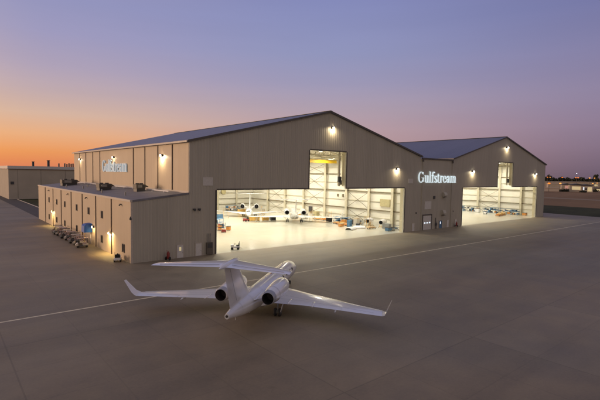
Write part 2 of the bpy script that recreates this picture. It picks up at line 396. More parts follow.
# upper tan wall joints of hangar 1
for y in (7.6,15,22.5,30,57.7,65,72.9,80.4):
    MB().box(X1-.14, X1-.004, y-.13, y+.13, HB+.3, HE-.2).build('downpipe', MT['joint'], h1)
MB().box(X1-.10, X1-.005, .1, DEP-.1, HB-.2, HB+.35).build('base_flashing', MT['lightrim'], h1)
MB().box(X1-.03, X1+.45, -.05, -.003, HB, HE-.25).build('corner_trim', MT['clad_front'], h1)
def wall_louvre(x, z, w, h, root, y=0):
    f = MB(); f.box(x-w/2-.1,x+w/2+.1,y-.10,y-.004,z-h/2-.1,z-h/2+.02); f.box(x-w/2-.1,x+w/2+.1,y-.10,y-.004,z+h/2-.02,z+h/2+.1)
    f.box(x-w/2-.1,x-w/2+.02,y-.10,y-.005,z-h/2+.02,z+h/2-.02); f.box(x+w/2-.02,x+w/2+.1,y-.10,y-.005,z-h/2+.02,z+h/2-.02)
    fr = f.build('louvre_vent', MT['door'], root)
    g = MB(); n = 6
    for k in range(n):
        z0 = z-h/2+.03+(h-.06)*k/n; g.bar((x-w/2+.03,y-.045,z0+.08),(x+w/2-.03,y-.045,z0+.08),.07,.03)
    g.box(x-w/2+.02,x+w/2-.02,y-.03,y-.006,z-h/2+.02,z+h/2-.02)
    g.build('slat', MT['door'], fr)
wall_louvre(14.65, 14.3, 1.9, 1.4, h1)
wall_louvre(79.0, 14.6, 2.0, 1.1, h1)

# annex
ax = thing('annex_building', 'low tan two-storey annex along the left side, slit windows, flat roof with rooftop units', 'annex', (0,0,0))
def azr(x): return HA + (HB-HA)*x/X1
p = MB(); p.prism([(.3,0),(X1-.004,0),(X1-.004,azr(X1)-.25),(.3,azr(.3)-.25)], .002, .30); p.build('front_wall', MT['clad_front'], ax)
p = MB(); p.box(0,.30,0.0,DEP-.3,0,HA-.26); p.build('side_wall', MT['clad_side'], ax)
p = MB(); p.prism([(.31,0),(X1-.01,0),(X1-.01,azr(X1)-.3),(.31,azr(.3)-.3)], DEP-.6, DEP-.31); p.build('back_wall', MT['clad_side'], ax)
p = MB(); p.prism([(.25,HA-.24),(X1-.12,HB-.26),(X1-.12,HB-.02),(.25,HA)], .3, DEP-.55); p.build('roof', MT['roof_flat'], ax)
p = MB(); p.box(-.16,.24,-.10,DEP-.25,HA-.25,HA+.12); p.build('eave_gutter', MT['lightrim'], ax)
p = MB(); p.prism([(.25,HA-.24),(X1-.11,HB-.26),(X1-.11,HB+.10),(.25,HA+.12)], -.10, .29); p.build('parapet_cap', MT['roof_flat'], ax)
p = MB(); p.box(-.05,.32,-.05,-.003,0,HA-.27); p.build('corner_trim', MT['lightrim'], ax)
for k, y in enumerate((10.8,21.4,32.4,43,54.2,64.6,76)):
    MB().box(-.13,-.003,y-.16,y+.16,.0,HA-.27).build('downpipe', MT['joint'], ax)
def slit(y, z, lit=False):
    f = MB(); w, h = 1.15, 1.35
    f.box(-.09,-.003,y-w/2-.08,y+w/2+.08,z+h/2,z+h/2+.09); f.box(-.12,-.003,y-w/2-.1,y+w/2+.1,z-h/2-.09,z-h/2)
    f.box(-.09,-.003,y-w/2-.08,y-w/2,z-h/2,z+h/2); f.box(-.09,-.003,y+w/2,y+w/2+.08,z-h/2,z+h/2); f.box(-.07,-.003,y-.03,y+.03,z-h/2,z+h/2)
    fr = f.build('window', MT['trim'], ax)
    MB().box(-.03,-.004,y-w/2,y-.03,z-h/2,z+h/2).box(-.03,-.004,y+.03,y+w/2,z-h/2,z+h/2).build('pane', MT['glassd'], fr)
for y in (70.4,59.7,50,37.5,27,17): slit(y, 7.15)
for y in (70.5,60,50.2,37.6,17.2,3.95): slit(y, 2.15)
# camera / conduit bits on annex wall
for y in (5.0,28.5,46,70): MB().box(-.35,-.004,y-.1,y+.1,9.9,10.1).box(-.45,-.25,y-.18,y+.18,9.72,9.9).build('camera_bracket', MT['dark'], ax)
MB().box(-.3,.02,-.32,-.055,7.6,7.95).box(-.2,-.05,-.2,-.06,7.9,8.2).build('alarm_box', MT['dark'], ax)

# person doors on the front
def person_door(x, root, w=1.25, h=2.45, glass=True, m='door', y=0):
    f = MB(); f.box(x-w/2-.1,x-w/2,y-.12,y-.004,0,h+.1); f.box(x+w/2,x+w/2+.1,y-.12,y-.004,0,h+.1); f.box(x-w/2,x+w/2,y-.12,y-.004,h,h+.1)
    d = MB().box(x-w/2+.01,x+w/2-.01,y-.07,y-.006,.03,h-.01).build('door', MT[m], root)
    f.build('frame', MT['lightrim'], d)
    MB().box(x+w/2-.24,x+w/2-.12,y-.14,y-.072,1.0,1.08).build('handle', MT['steel'], d)
    if glass: MB().box(x-.2,x+.2,y-.078,y-.072,1.35,2.05).build('pane', MT['glow'] if m == 'bluec' else MT['lit'], d)
    return d
person_door(9.0, ax, glass=True); person_door(12.75, h1, glass=False)
e = MB(); e.box(14.3,15.6,-.45,-.004,.15,2.45); eb = e.build('electrical_cabinet', MT['unit'], h1)
MB().box(14.45,15.45,-.47,-.452,1.4,2.3).build('panel_cover', MT['dark'], eb)
c = MB(); [c.cyl((x,-.2,2.46),(x,-.2,4.2),.05,n=6) for x in (14.5,14.8,15.2)]; c.cyl((15.5,-.3,0),(15.5,-.3,.14),.06,n=6); c.build('conduit', MT['steel'], eb)
for x in (11.8,12.8): MB().box(x-.25,x+.25,-.35,-.004,8.85,9.15).box(x-.1,x+.1,-.5,-.3,8.7,8.9).build('wall_fixture', MT['dark'], h1)

# connecting building between the two hangars
cb = thing('connecting_building', 'plain taupe office block joining the two hangars, small doors and vents under the sign', 'building', (0,0,0))
MB().box(X6+.003,X7-.003,.0,T,0,HV).build('front_wall', MT['clad_front'], cb)
MB().box(X6+.6,X7-.6,T+.01,DEP,HV-.8,HV-.3).build('roof', MT['roof_flat'], cb)
MB().box(X6+.5,X7-.5,-.3,-.004,HV-.15,HV+.25).build('parapet_cap', MT['trim'], cb)
MB().box(X6+.1,X7-.1,DEP-.4,DEP,0,HV-.9).build('back_wall', MT['clad_front'], cb)
u = MB(); u.cbox(X6-1.2,X6+.6,1.0,2.6,HV+.1,HV+1.3,.1); u.build('roof_vent', MT['dark'], cb)
wall_louvre(103.6+.0-.8, 15.0, .9, 1.0, h2); 
wall_louvre(87.9, 7.4, 3.2, 2.2, cb)
for x in (X6+.9, X7-.9): MB().box(x-.09,x+.09,-.2,-.004,.3,HV-.2).build('downpipe', MT['clad_front'], cb); MB().cbox(x-.3,x+.3,-.4,-.2,HV-.9,HV-.2,.04).build('rain_head', MT['trim'], cb)
ru = MB()
for k in range(10): ru.box(85.6,89.9,-.05-(.015 if k%2 else 0),-.004,.02+k*.42,.42+k*.42)
rd = ru.build('roll_up_door', MT['door'], cb)
MB().box(85.4,85.6,-.15,-.004,0,4.4).box(89.9,90.1,-.15,-.004,0,4.4).box(85.4,90.1,-.18,-.004,4.4,4.65).build('frame', MT['trim'], rd)
for k in range(3): MB().box(86.2+k*1.25,86.9+k*1.25,-.075,-.068,1.9,2.3).build('pane', MT['glow'], rd)
person_door(94.9, cb, 1.6, 2.4, True, 'bluec'); person_door(99.0, cb, 1.2, 2.3, False); person_door(103.7, h2, 1.2, 2.3, False); person_door(80.9, h1, 1.2, 2.3, False)
for x, z in ((96.2,10.5),(95.9,4.9)):
    hd = MB(); hd.prism([(-.0,-.8),(-1.0,-.55),(-1.0,-.1),(-.55,.7),(0,.7)], x-.75, x+.75, mat=Matrix(((0,1,0,0),(1,0,0,-.004),(0,0,1,z),(0,0,0,1))))
    hh = hd.build('exhaust_hood', MT['clad_front'], cb)
    MB().box(x-.6,x+.6,-1.0,-.1,z-.86,z-.80).build('bird_screen', MT['dark'], hh)
MB().box(90.6,91.4,-.25,-.004,9.2,10.1).build('wall_vent', MT['dark'], cb)
MB().cyl((92.1,-.15,0),(92.1,-.15,3.4),.08,n=8).cyl((92.6,-.15,0),(92.6,-.15,2.2),.06,n=8).box(91.9,92.8,-.3,-.1,1.0,1.7).build('gas_meter', MT['dark'], cb)
MB().box(81.9,82.3,-.2,-.004,5.1,5.5).build('wall_fixture', MT['dark'], h1)
MB().box(101.8,102.1,-.2,-.004,4.9,5.2).build('wall_fixture', MT['dark'], h2)

# far grey building at the left
fb = thing('storage_building', 'long low grey building behind the annex at the left edge, flat roof with vents', 'building', (4,200,0))
MB().box(0,90,0,.4,.0,15.9).build('front_wall', MT['clad_far'], fb)
MB().box(0,.4,.41,90,0,15.9).build('side_wall', MT['clad_far'], fb)
MB().box(-.4,90.4,-.5,90,16.2,17.8).build('roof', MT['door'], fb)
MB().box(-.38,90.38,-.45,-.1,15.91,16.19).build('eave_trim', MT['trim'], fb)
MB().box(.1,89,-.05,-.004,0,.35).build('base_trim', MT['lightrim'], fb)
for x in (4.2, 15, 27): MB().box(x-.06,x+.06,-.03,-.004,.4,15.8).build('panel_seam', MT['trim'], fb)
f = MB().box(.9,2.4,-.3,-.004,8.0,9.4).build('wall_vent', MT['dark'], fb)
for x, r, h in ((11.8,.55,2.6),(19.2,.65,3.5)): MB().cyl((x,3,17.8),(x,3,17.8+h),r,n=12).cyl((x,3,17.8+h-.3),(x,3,17.8+h),r*1.35,n=12).build('roof_vent', MT['dark'], fb)
for k,x in enumerate((24.5,27.5,28.6,29.7,30.8,31.8,33.5)): MB().cbox(x-.32,x+.32,3,3.8,17.8,17.8+(1.9,2,1.7,2.1,1.9,2,1.4)[k],.06).build('roof_vent', MT['dark'], fb)

# blue awning over a side door, with door
aw = thing('door_awning', 'bright blue boxy awning over a lit side door of the tan annex', 'awning', (0,25.6,0))
a = MB(); n = 8; prof = [(0,4.6)] + [(-1.9*math.sin(math.pi/2*k/n), 3.1+1.5*math.cos(math.pi/2*k/n)) for k in range(1,n+1)] + [(-1.9,2.75),(0,2.75)]
a.prism([(-.004,2.7),(-.004,4.55),(-1.15,4.45),(-1.55,4.1),(-1.6,2.7)], -1.15, 1.15); a.build('canopy', MT['blue'], aw)
MB().cyl((-1.5,-1.05,0),(-1.5,-1.05,2.7),.04,n=6).cyl((-1.5,1.05,0),(-1.5,1.05,2.7),.04,n=6).build('post', MT['amber'], aw)
d = MB().box(-.06,-.004,-.65,.65,0,2.5).build('door', MT['lightrim'], ax); d.location = (0,25.6,0)
MB().box(-.10,-.065,.35,.5,1.0,1.1).build('handle', MT['steel'], d)
MB().box(-.07,-.062,-.25,.15,1.3,2.1).build('pane', MT['lit'], d)

# ------------------------------------------------------------------ rooftop units
def rooftop_unit(loc, rz, label, sx, sy, h):
    r = thing('rooftop_unit', label, 'rooftop unit', loc, rz, 'rooftop units on the annex')
    MB().cbox(-sx/2,sx/2,-sy/2,sy/2,.3,h,.06).build('casing', MT['unit'], r)
    MB().box(-sx/2+.1,sx/2-.1,-sy/2+.1,sy/2-.1,-.4,.298).build('curb', MT['dark'], r)
    MB().prism([(sx/2+.004,h*.95),(sx/2+.75,h*.6),(sx/2+.75,h*.5),(sx/2+.004,h*.5)], -sy*.3, sy*.3).build('intake_hood', MT['unit'], r)
    for k in (-1,1): MB().cyl((k*sx*.22,0,h),(k*sx*.22,0,h+.22),min(sx,sy)*.2,n=14).build('fan_shroud', MT['dark'], r)
    MB().box(-sx*.35,sx*.1,-sy/2-.02,-sy/2-.002,.5,h*.85).build('access_panel', MT['steel'], r)
    g = MB(); g.box(sx*.15,sx*.42,-sy/2-.03,-sy/2-.003,.5,h*.85); g.build('coil_grille', MT['dark'], r)
rooftop_unit((5.0,69,azr(5.0)+.3), .05, 'farthest rooftop unit near the far end of the annex roof', 4.2, 2.4, 1.4)
rooftop_unit((4.9,33,azr(4.9)+.3), .05, 'middle rooftop unit on the annex roof, below the left sign', 2.9, 2.3, 1.2)
rooftop_unit((7.7,17.5,azr(7.7)+.3), .05, 'nearest rooftop unit on the annex roof, beside a lit patch', 2.0, 2.0, 1.2)
for k,(x,y) in enumerate(((2.2,25),(3.5,46),(2.5,60),(6,52),(3,12))):
    q = MB().cyl((0,0,-.2),(0,0,.7),.12,n=8).cyl((0,0,.6),(0,0,.8),.2,.05,n=8).build('vent_pipe', MT['steel'])
    q.location = (x,y,azr(x)); tag(q, ['vent pipe on the annex roof between the nearest and middle units','vent pipe on the annex roof just past the middle unit','vent pipe near the annex roof edge short of the farthest unit','vent pipe close to the tan wall on the annex roof','vent pipe on the near end of the annex roof'][k], 'vent pipe', 'vent pipes on the annex roof')
q = MB().bar((9.4,6,HB+.1),(9.4,84,HB+.1),.25,.25); 
for y in range(8,84,6): q.box(9.2,9.6,y,y+.25,azr(9.4)-.1,azr(9.4)+.15)
tag(q.build('roof_pipe', MT['white']), 'long pale pipe run lying along the annex roof at the foot of the tan wall', 'pipe')

# ------------------------------------------------------------------ wall lamps
def lamp_light(name, par, loc, power, col, rot, size=.5, spread=170):
    l = bpy.data.lights.new(name, 'AREA'); l.shape = 'DISK'; l.size = size; l.energy = power; l.color = col; l.spread = R(spread)
    o = bpy.data.objects.new(name, l); COL.objects.link(o); o.location = loc; o.rotation_euler = rot; o.parent = par; return o
def wall_light(loc, n, label, power, s=1.0, lens='lampw', col=(1,.80,.50)):
    """n: 'front' faces -Y, 'side' faces -X"""
    r = thing('wall_light', label, 'wall light', loc, 0 if n == 'front' else -math.pi/2, 'wall lights')
    MB().prism([(-.004,-.22*s),(-.004,.26*s),(-.28*s,.26*s),(-.42*s,.08*s),(-.42*s,-.02*s),(-.10*s,-.22*s)], -.32*s, .32*s, mat=Matrix(((0,1,0,0),(1,0,0,0),(0,0,1,0),(0,0,0,1)))).build('housing', MT['dark'], r)
    MB().cbox(-.30*s,.30*s,-.50*s,-.425*s,-.22*s,.16*s,.03).build('lens', MT[lens], r)
    lamp_light('lamp', r, (0,-.85*s,-.15*s), power, col, (R(40),0,0), .35, 165)
    return r
for (x,z),lb in zip(((47.6,27.2),(72.6,17.9)), ('wall light high under the gable peak of the nearer hangar','wall light left of the glowing sign, above the nearer door header')):
    wall_light((x,0,z),'front',lb,170,1.0)
for (x,z),lb in zip(((113,17.95),(136.9,27.2),(162.3,17.8)), ('wall light just right of the long lit sign on the farther hangar','wall light under the gable peak of the farther hangar','wall light near the right corner of the farther hangar')):
    wall_light((x,0,z),'front',lb,170,1.2)
for (y,z),lb,pw in zip(((12.6,19.4),(44.8,19.6),(79.6,19.6)), ('bright wall light on the upper tan wall nearest the corner','wall light above the sign on the upper tan wall','wall light at the far end of the upper tan wall'),(260,40,80)):
    wall_light((X1,y,z),'side',lb,pw,1.0)
for (y,z),lb,pw in zip(((11.35,4.05),(23.0,4.0),(64.8,4.1)), ('low wall light on the annex nearest the corner, brightest of the side lights','low wall light on the annex beside the blue awning','low wall light near the far end of the annex'),(620,70,420)):
    wall_light((0,y,z),'side',lb,pw,.9,'lampy',(1,.72,.28))

# ------------------------------------------------------------------ signs
def glyph(ch):
    """strokes -> list of quads-strips in (x,y); cap height 1, x-height .66; returns (polys, advance)"""
    TH, TN = .105, .03
    P = []
    def stem(x, y0, y1, w=TH): P.append([(x-w/2,y0),(x+w/2,y0),(x+w/2,y1),(x-w/2,y1)])
    def serif(x, y, w=.24): P.append([(x-w/2,y-.018),(x+w/2,y-.018),(x+w/2,y+.018),(x-w/2,y+.018)])
    def arc(cx, cy, rx, ry, a0, a1, th=TH, tn=TN, n=14):
        prev = None
        for k in range(n+1):
            t = R(a0+(a1-a0)*k/n); c, s_ = math.cos(t), math.sin(t); w = tn+(th-tn)*abs(c)**1.5
            q = ((cx+(rx-w/2)*c, cy+(ry-w/2)*s_),(cx+(rx+w/2)*c, cy+(ry+w/2)*s_))
            if prev: P.append([prev[0],prev[1],q[1],q[0]])
            prev = q
    xh = .66
    if ch == 'G':
        arc(.32,.5,.26,.5,42,330); stem(.56,.08,.44); serif(.54,.44,.28); stem(.54,.76,.97,.045); adv = .74
    elif ch == 'u':
        stem(.13,.14,xh); serif(.08,xh,.14); arc(.255,.15,.13,.15,180,330,TH,TN); stem(.41,.0,xh); serif(.36,xh,.14); serif(.46,.015,.12); adv = .56
    elif ch == 'l':
        stem(.13,0,1.04); serif(.08,1.03,.14); serif(.13,.015,.26); adv = .29
    elif ch == 'f':
        stem(.14,0,.84); arc(.265,.84,.125,.19,180,35,TH,TN); serif(.17,xh,.32); serif(.14,.015,.26); P.append([(.30,.90),(.40,.90),(.40,1.0),(.30,1.0)]); adv = .36
    elif ch == 's':
        arc(.185,.49,.115,.165,30,225,.1,TN); arc(.185,.17,.125,.17,-150,50,.1,TN); P.append([(.07,.42),(.15,.46),(.31,.26),(.22,.20)]); stem(.30,.50,.65,.035); stem(.07,.02,.17,.035); adv = .37
    elif ch == 't':
        stem(.13,.10,.86); arc(.235,.11,.115,.12,180,320,TH,TN); serif(.17,xh,.30); adv = .35
    elif ch == 'r':
        stem(.13,0,xh); serif(.09,xh,.14); serif(.13,.015,.26); arc(.27,.49,.13,.17,165,50,.07,TN); P.append([(.29,.52),(.40,.52),(.40,.64),(.29,.64)]); adv = .42
    elif ch == 'e':
        arc(.22,.33,.17,.335,0,325); serif(.22,.37,.32); adv = .44
    elif ch == 'a':
        stem(.36,.06,.50); arc(.235,.49,.125,.18,0,150,TH,TN); arc(.21,.18,.13,.18,40,330,.12,TN); P.append([(.07,.46),(.17,.46),(.17,.56),(.07,.56)]); serif(.43,.02,.10); adv = .51
    elif ch == 'm':
        stem(.13,0,xh); serif(.08,xh,.14); stem(.41,0,.52); stem(.69,0,.52)
        arc(.285,.50,.125,.165,165,0,TH,TN); arc(.565,.50,.125,.165,165,0,TH,TN)
        for x in (.13,.41,.69): serif(x,.015,.24)
        adv = .84
    return P, adv
def sign(label, origin, rz, width, height, lm='letter'):
    r = thing('sign', label, 'sign', origin, rz, 'illuminated wordmark signs')
    tot = sum(glyph(c)[1] for c in 'Gulfstream'); x = 0; sx = width/tot
    for c in 'Gulfstream':
        P, adv = glyph(c); b = MB()
        for k, poly in enumerate(P):
            if sum(poly[i][0]*poly[(i+1)%4][1]-poly[(i+1)%4][0]*poly[i][1] for i in range(4)) < 0: poly = poly[::-1]
            b.prism([((x+px)*sx, py*height) for px,py in poly], -.34-.0015*(k%5), -.10)
        b.build('letter', MT[lm], r); x += adv
    bk = MB(); 
    for fx in (.08,.5,.92): bk.box(width*fx-.05,width*fx+.05,-.10,-.003,height*.15,height*.5)
    bk.build('bracket', MT['dark'], r)
    return r
sign('glowing white serif lettering on the taupe wall between the two hangars', (82.4,0,14.2), 0, 20.3, 3.15)
sign('pale unlit-looking serif lettering on the upper tan side wall', (X1,54.6,15.8), -math.pi/2, 20.6, 3.1, 'letter_dim')

# ------------------------------------------------------------------ hangar interior lights
fx = None
def high_bay(loc, label):
    r = thing('high_bay_light', label, 'ceiling light', loc, 0, 'high bay lights under the hangar roofs')
    MB().lathe([(.12,.9),(.16,.5),(.62,.06),(.62,.0)], n=12).build('reflector', MT['steel'], r, smooth=True)
    MB().cyl((0,0,.0),(0,0,.03),.56,n=12).build('lens', MT['bay'], r)
    MB().cyl((0,0,.9),(0,0,1.6),.03,n=6).build('hanger', MT['dark'], r)
    lamp_light('lamp', r, (0,0,-.15), 2300, (1,.95,.81), (0,0,0), 1.0, 160)
    return r
proto = None
for (xa,xb,nx,ny,which) in ((X1,X6,4,5,'nearer'),(X7,XE,4,4,'farther')):
    for i in range(nx):
        for j in range(ny):
            loc = (xa+(xb-xa)*(i+.5)/nx, 6+(DEP-12)*(j+.5)/ny, 22.3)
            lb = f'high bay light under the {which} hangar roof'
            if proto is None: proto = high_bay(loc, lb)
            else: dup(proto, loc, 0, lb)

exec_jets = True
# ------------------------------------------------------------------ jets
def superring(x, hw, zc, hh, n=28, flat=0):
    return [(x, hw*math.cos(t), zc+hh*math.sin(t)) for t in (2*math.pi*i/n for i in range(n))]
XF0 = 16.4   # root sits this far behind the nose; local x = XF0 - xf (nose forward +x)
FUS = [(0,.03,1.93,.03),(.12,.16,1.935,.15),(.35,.32,1.95,.28),(.8,.52,1.99,.44),(1.3,.69,2.05,.58),(1.9,.84,2.13,.73),(2.5,.95,2.24,.89),(3.2,1.05,2.34,1.05),(4.2,1.14,2.41,1.17),(5.5,1.195,2.43,1.22),
       (8,1.2,2.43,1.225),(12,1.2,2.43,1.225),(16,1.2,2.43,1.225),(18.5,1.19,2.44,1.21),(20,1.12,2.48,1.15),(21.5,1.0,2.54,1.05),(23,.84,2.61,.92),(24.5,.66,2.70,.76),(26,.44,2.81,.54),(27,.29,2.88,.37),(27.6,.22,2.91,.27)]
def fus_at(xf):
    for a, b in zip(FUS, FUS[1:]):
        if a[0] <= xf <= b[0]:
            t = (xf-a[0])/(b[0]-a[0]); return [a[i]+(b[i]-a[i])*t for i in range(4)]
    return FUS[-1]
def fus_pt(xf, ang, off=.012):
    _, hw, zc, hh = fus_at(xf); return (XF0-xf, (hw+off)*math.cos(ang), zc+(hh+off)*math.sin(ang))
def patch(mb, x0, x1, a0, a1, oval=False, off=.012, nx=6, na=6, x0b=None, x1b=None):
    """surface patch on the fuselage; angles in degrees from +Y over the top"""
    vs = []; fs = []
    if oval:
        cx, ca = (x0+x1)/2, R((a0+a1)/2); vs.append(fus_pt(cx, ca, off)); N_ = 16
        for k in range(N_):
            t = 2*math.pi*k/N_; sq = 1/max(abs(math.cos(t)),abs(math.sin(t)))**.35
            vs.append(fus_pt(cx+(x1-x0)/2*math.cos(t)*sq*.9, ca+R(a1-a0)/2*math.sin(t)*sq*.9, off))
        fs = [(0,1+k,1+(k+1)%N_) for k in range(N_)]
    else:
        x0b = x0 if x0b is None else x0b; x1b = x1 if x1b is None else x1b
        for i in range(nx+1):
            for j in range(na+1):
                s_ = j/na; xa = x0+(x0b-x0)*s_; xb = x1+(x1b-x1)*s_
                vs.append(fus_pt(xa+(xb-xa)*i/nx, R(a0+(a1-a0)*s_), off))
        fs = [(i*(na+1)+j,(i+1)*(na+1)+j,(i+1)*(na+1)+j+1,i*(na+1)+j+1) for i in range(nx) for j in range(na)]
    mb.add(vs, fs)
def airfoil(le, te, y, z, tk, n=9, vert=False, tw=0):
    """closed ring from leading edge xf=le to trailing edge xf=te; thickness ratio tk"""
    c = te-le; ring = []
    xs = [.5*(1-math.cos(math.pi*i/n)) for i in range(n+1)]
    th = lambda x: 5*tk*(.2969*math.sqrt(x)-.126*x-.3516*x*x+.2843*x**3-.1015*x**4)
    up = [(x, th(x)) for x in xs]; lo = [(x, -th(x)*.85) for x in xs[1:-1]][::-1]
    for x, t in up+lo:
        X = XF0-(le+c*x)
        ring.append((X, y+t*c, z) if vert else (X, y, z+t*c+tw*(x-.5)))
    return ring
def make_jet(label, group, loc, rz, scale=1.0, group_name='business jets'):
    r = thing('business_jet', label, 'jet', loc, rz, group); r.scale = (scale,)*3
    W = MT['jet']
    b = MB(); b.loft([superring(XF0-x, hw, zc, hh, 32) for x,hw,zc,hh in FUS]); b.build('fuselage', W, r, True, 60)
    # belly / wing-body fairing
    b = MB(); b.loft([[(XF0-x, w*math.cos(t), z+h*math.sin(t)) for t in (2*math.pi*i/24 for i in range(24))] for x,w,z,h in ((8.6,.5,1.35,.12),(9.6,1.15,1.42,.40),(11,1.42,1.46,.52),(14,1.5,1.46,.56),(17,1.42,1.48,.52),(18.6,1.15,1.52,.40),(20,.5,1.62,.12))])
    b.build('belly_fairing', W, r, True, 60)
    b = MB(); b.cyl((XF0-27.58,0,2.91),(XF0-27.66,0,2.92),.13,.12,n=14); b.build('auxiliary_exhaust', MT['hot'], r)
    # glazing
    for s in (1,-1):
        A = lambda a: a if s > 0 else 180-a
        m = MB(); patch(m, 1.72, 2.75, A(88), A(56), off=.014, x0b=1.62, x1b=2.55); m.build('windshield', MT['glassd'], r, True, 60)
        m = MB(); patch(m, 1.72, 2.62, A(53), A(33), off=.014, x0b=2.0, x1b=2.95); m.build('cockpit_side_window', MT['glassd'], r, True, 60)
        for k in range(7):
            x = 6.2+k*1.62
            m = MB(); patch(m, x-.33, x+.33, A(11), A(33), True, .016); m.build('cabin_window', MT['glassd'], r)
        # wing
        rings = [airfoil(10.0,17.4,s*.6,1.32,.13), airfoil(10.9,17.5,s*1.6,1.37,.125), airfoil(13.3,17.9,s*5.2,1.50,.11), airfoil(16.2,19.2,s*9.8,1.66,.10), airfoil(18.5,20.35,s*13.7,1.80,.09)]
        wg = MB().loft(rings).build('wing', W, r, True, 50)
        wl = MB().loft([airfoil(18.5,20.35,s*13.71,1.80,.09), airfoil(18.95,20.4,s*13.95,1.88,.08), airfoil(19.7,20.75,s*14.12,2.3,.07), airfoil(20.95,21.35,s*14.62,3.75,.07)]).build('winglet', W, wg, True, 50)
        # flap and aileron gaps, track fairings
        def wingz(x, y):
            yy = abs(y); tab = [(.6,10.0,17.4,1.32,.13),(1.6,10.9,17.5,1.37,.125),(5.2,13.3,17.9,1.50,.11),(9.8,16.2,19.2,1.66,.10),(13.7,18.5,20.35,1.80,.09)]
            for p, q in zip(tab, tab[1:]):
                if p[0] <= yy <= q[0]:
                    t = (yy-p[0])/(q[0]-p[0]); le, te, z, tk = [p[i]+(q[i]-p[i])*t for i in (1,2,3,4)]
                    c = te-le; u = max(0,min(1,(x-le)/c)); return z+5*tk*(.2969*math.sqrt(u)-.126*u-.3516*u*u+.2843*u**3-.1015*u**4)*c, le, te
            return 1.8,18.5,20.35
        def surfline(pts, w, name, m='jetgrey', par=wg):
            g = MB()
            for (xa_,ya_),(xb_,yb_) in zip(pts, pts[1:]):
                n_ = 6
                for k in range(n_):
                    x0_, y0_ = xa_+(xb_-xa_)*k/n_, ya_+(yb_-ya_)*k/n_; x1_, y1_ = xa_+(xb_-xa_)*(k+1)/n_, ya_+(yb_-ya_)*(k+1)/n_
                    g.bar((XF0-x0_, y0_, wingz(x0_,y0_)[0]), (XF0-x1_, y1_, wingz(x1_,y1_)[0]), w, .012)
            g.build(name, MT[m], par)
        def fr(y, f): z, le, te = wingz(15, y); return (le+(te-le)*f, s*y)
        surfline([fr(1.8,.78),fr(5.2,.74),fr(9.3,.72)], .035, 'flap_gap')
        surfline([fr(9.5,.72),fr(12.9,.72)], .03, 'aileron_gap')
        surfline([fr(9.4,.73),fr(9.4,.99)], .03, 'aileron_gap')
        surfline([fr(2.4,.60),fr(8.6,.58)], .03, 'spoiler_panel_gap')
        # polished leading edge
        g = MB()
        for ya_, yb_ in ((1.6,5.2),(5.2,9.8),(9.8,13.7)):
            for k in range(4):
                y0_, y1_ = ya_+(yb_-ya_)*k/4, ya_+(yb_-ya_)*(k+1)/4
                q0, q1 = wingz(0,y0_+1e-4), wingz(0,y1_-1e-4)
                g.bar((XF0-q0[1]-.02, s*y0_, q0[0]), (XF0-q1[1]-.02, s*y1_, q1[0]), .10, .13)
        g.build('leading_edge', MT['lip'], wg)
        for y in (3.4,6.2,8.8):
            z, le, te = wingz(15, y); g = MB()
            g.loft([[(XF0-(te+dx), s*y+w*math.cos(t), z-.16+h*math.sin(t)) for t in (2*math.pi*i/10 for i in range(10))] for dx,w,h in ((-1.7,.02,.03),(-1.2,.12,.13),(-.3,.13,.15),(.25,.07,.08),(.45,.01,.02))])
            g.build('flap_track_fairing', W, wg, True, 60)
        # nacelle
        yn, zn = s*2.5, 3.45; prof = [(16.95,.64),(16.85,.72),(17.0,.81),(17.5,.90),(18.6,.955),(20,.94),(21.3,.85),(22.2,.74),(22.95,.62)]
        g = MB(); rg = [[(XF0-x, yn+q*math.cos(t), zn+q*math.sin(t)) for t in (2*math.pi*i/28 for i in range(28))] for x,q in prof]
        g.loft(rg[2:], False, False); nc = g.build('engine_nacelle', W, r, True, 60)
        g = MB(); g.loft(rg[:3], False, False); g.build('intake_lip', MT['lip'], nc, True, 60)
        inn = [(16.95,.64),(17.5,.60),(18.2,.60)]
        g = MB(); g.loft([[(XF0-x, yn+q*math.cos(t), zn+q*math.sin(t)) for t in (2*math.pi*i/28 for i in range(28))] for x,q in inn], False, True); g.build('fan', MT['hot'], nc, True, 40)
        g = MB(); g.cyl((XF0-17.6,yn,zn),(XF0-18.19,yn,zn),.03,.2,n=12); g.build('spinner', MT['jetgrey'], nc, True)
        inn = [(22.95,.62),(22.97,.59),(22.4,.56),(21.6,.52)]
        g = MB(); g.loft([[(XF0-x, yn+q*math.cos(t), zn+q*math.sin(t)) for t in (2*math.pi*i/28 for i in range(28))] for x,q in inn], False, True); g.build('exhaust_duct', MT['hot'], nc, True, 40)
        g = MB(); 
        g.loft([[(XF0-x, yn+q*math.cos(t), zn+q*math.sin(t)) for t in (2*math.pi*i/28 for i in range(28))] for x,q in ((22.30,.732),(22.34,.742),(22.96,.634),(22.99,.60))], False, False); g.build('exhaust_nozzle', MT['jetgrey'], nc, True, 60)
        g = MB(); g.loft([[(XF0-x, yn+q*math.cos(t), zn+q*math.sin(t)) for t in (2*math.pi*i/28 for i in range(28))] for x,q in ((21.28,.858),(21.30,.862),(21.33,.858))], False, False); g.build('reverser_seam', MT['jetgrey'], nc, True)
        pl = MB().loft([[(XF0-x, s*y, z+dz) for x,dz in ((17.9,0),(18.4,.14),(20.5,.16),(22.0,.05),(22.3,0),(20.5,-.14),(18.4,-.14))] for y,z in ((.85,3.0),(1.95,3.35))]); pl.build('engine_pylon', W, r, True, 40)
        # tailplane
        tp = MB().loft([airfoil(25.2,28.5,s*.05,7.62,.10), airfoil(26.2,28.9,s*2.0,7.62,.095), airfoil(28.35,29.72,s*6.05,7.66,.09), airfoil(28.75,29.80,s*6.3,7.665,.05)]).build('tailplane', W, r, True, 50)
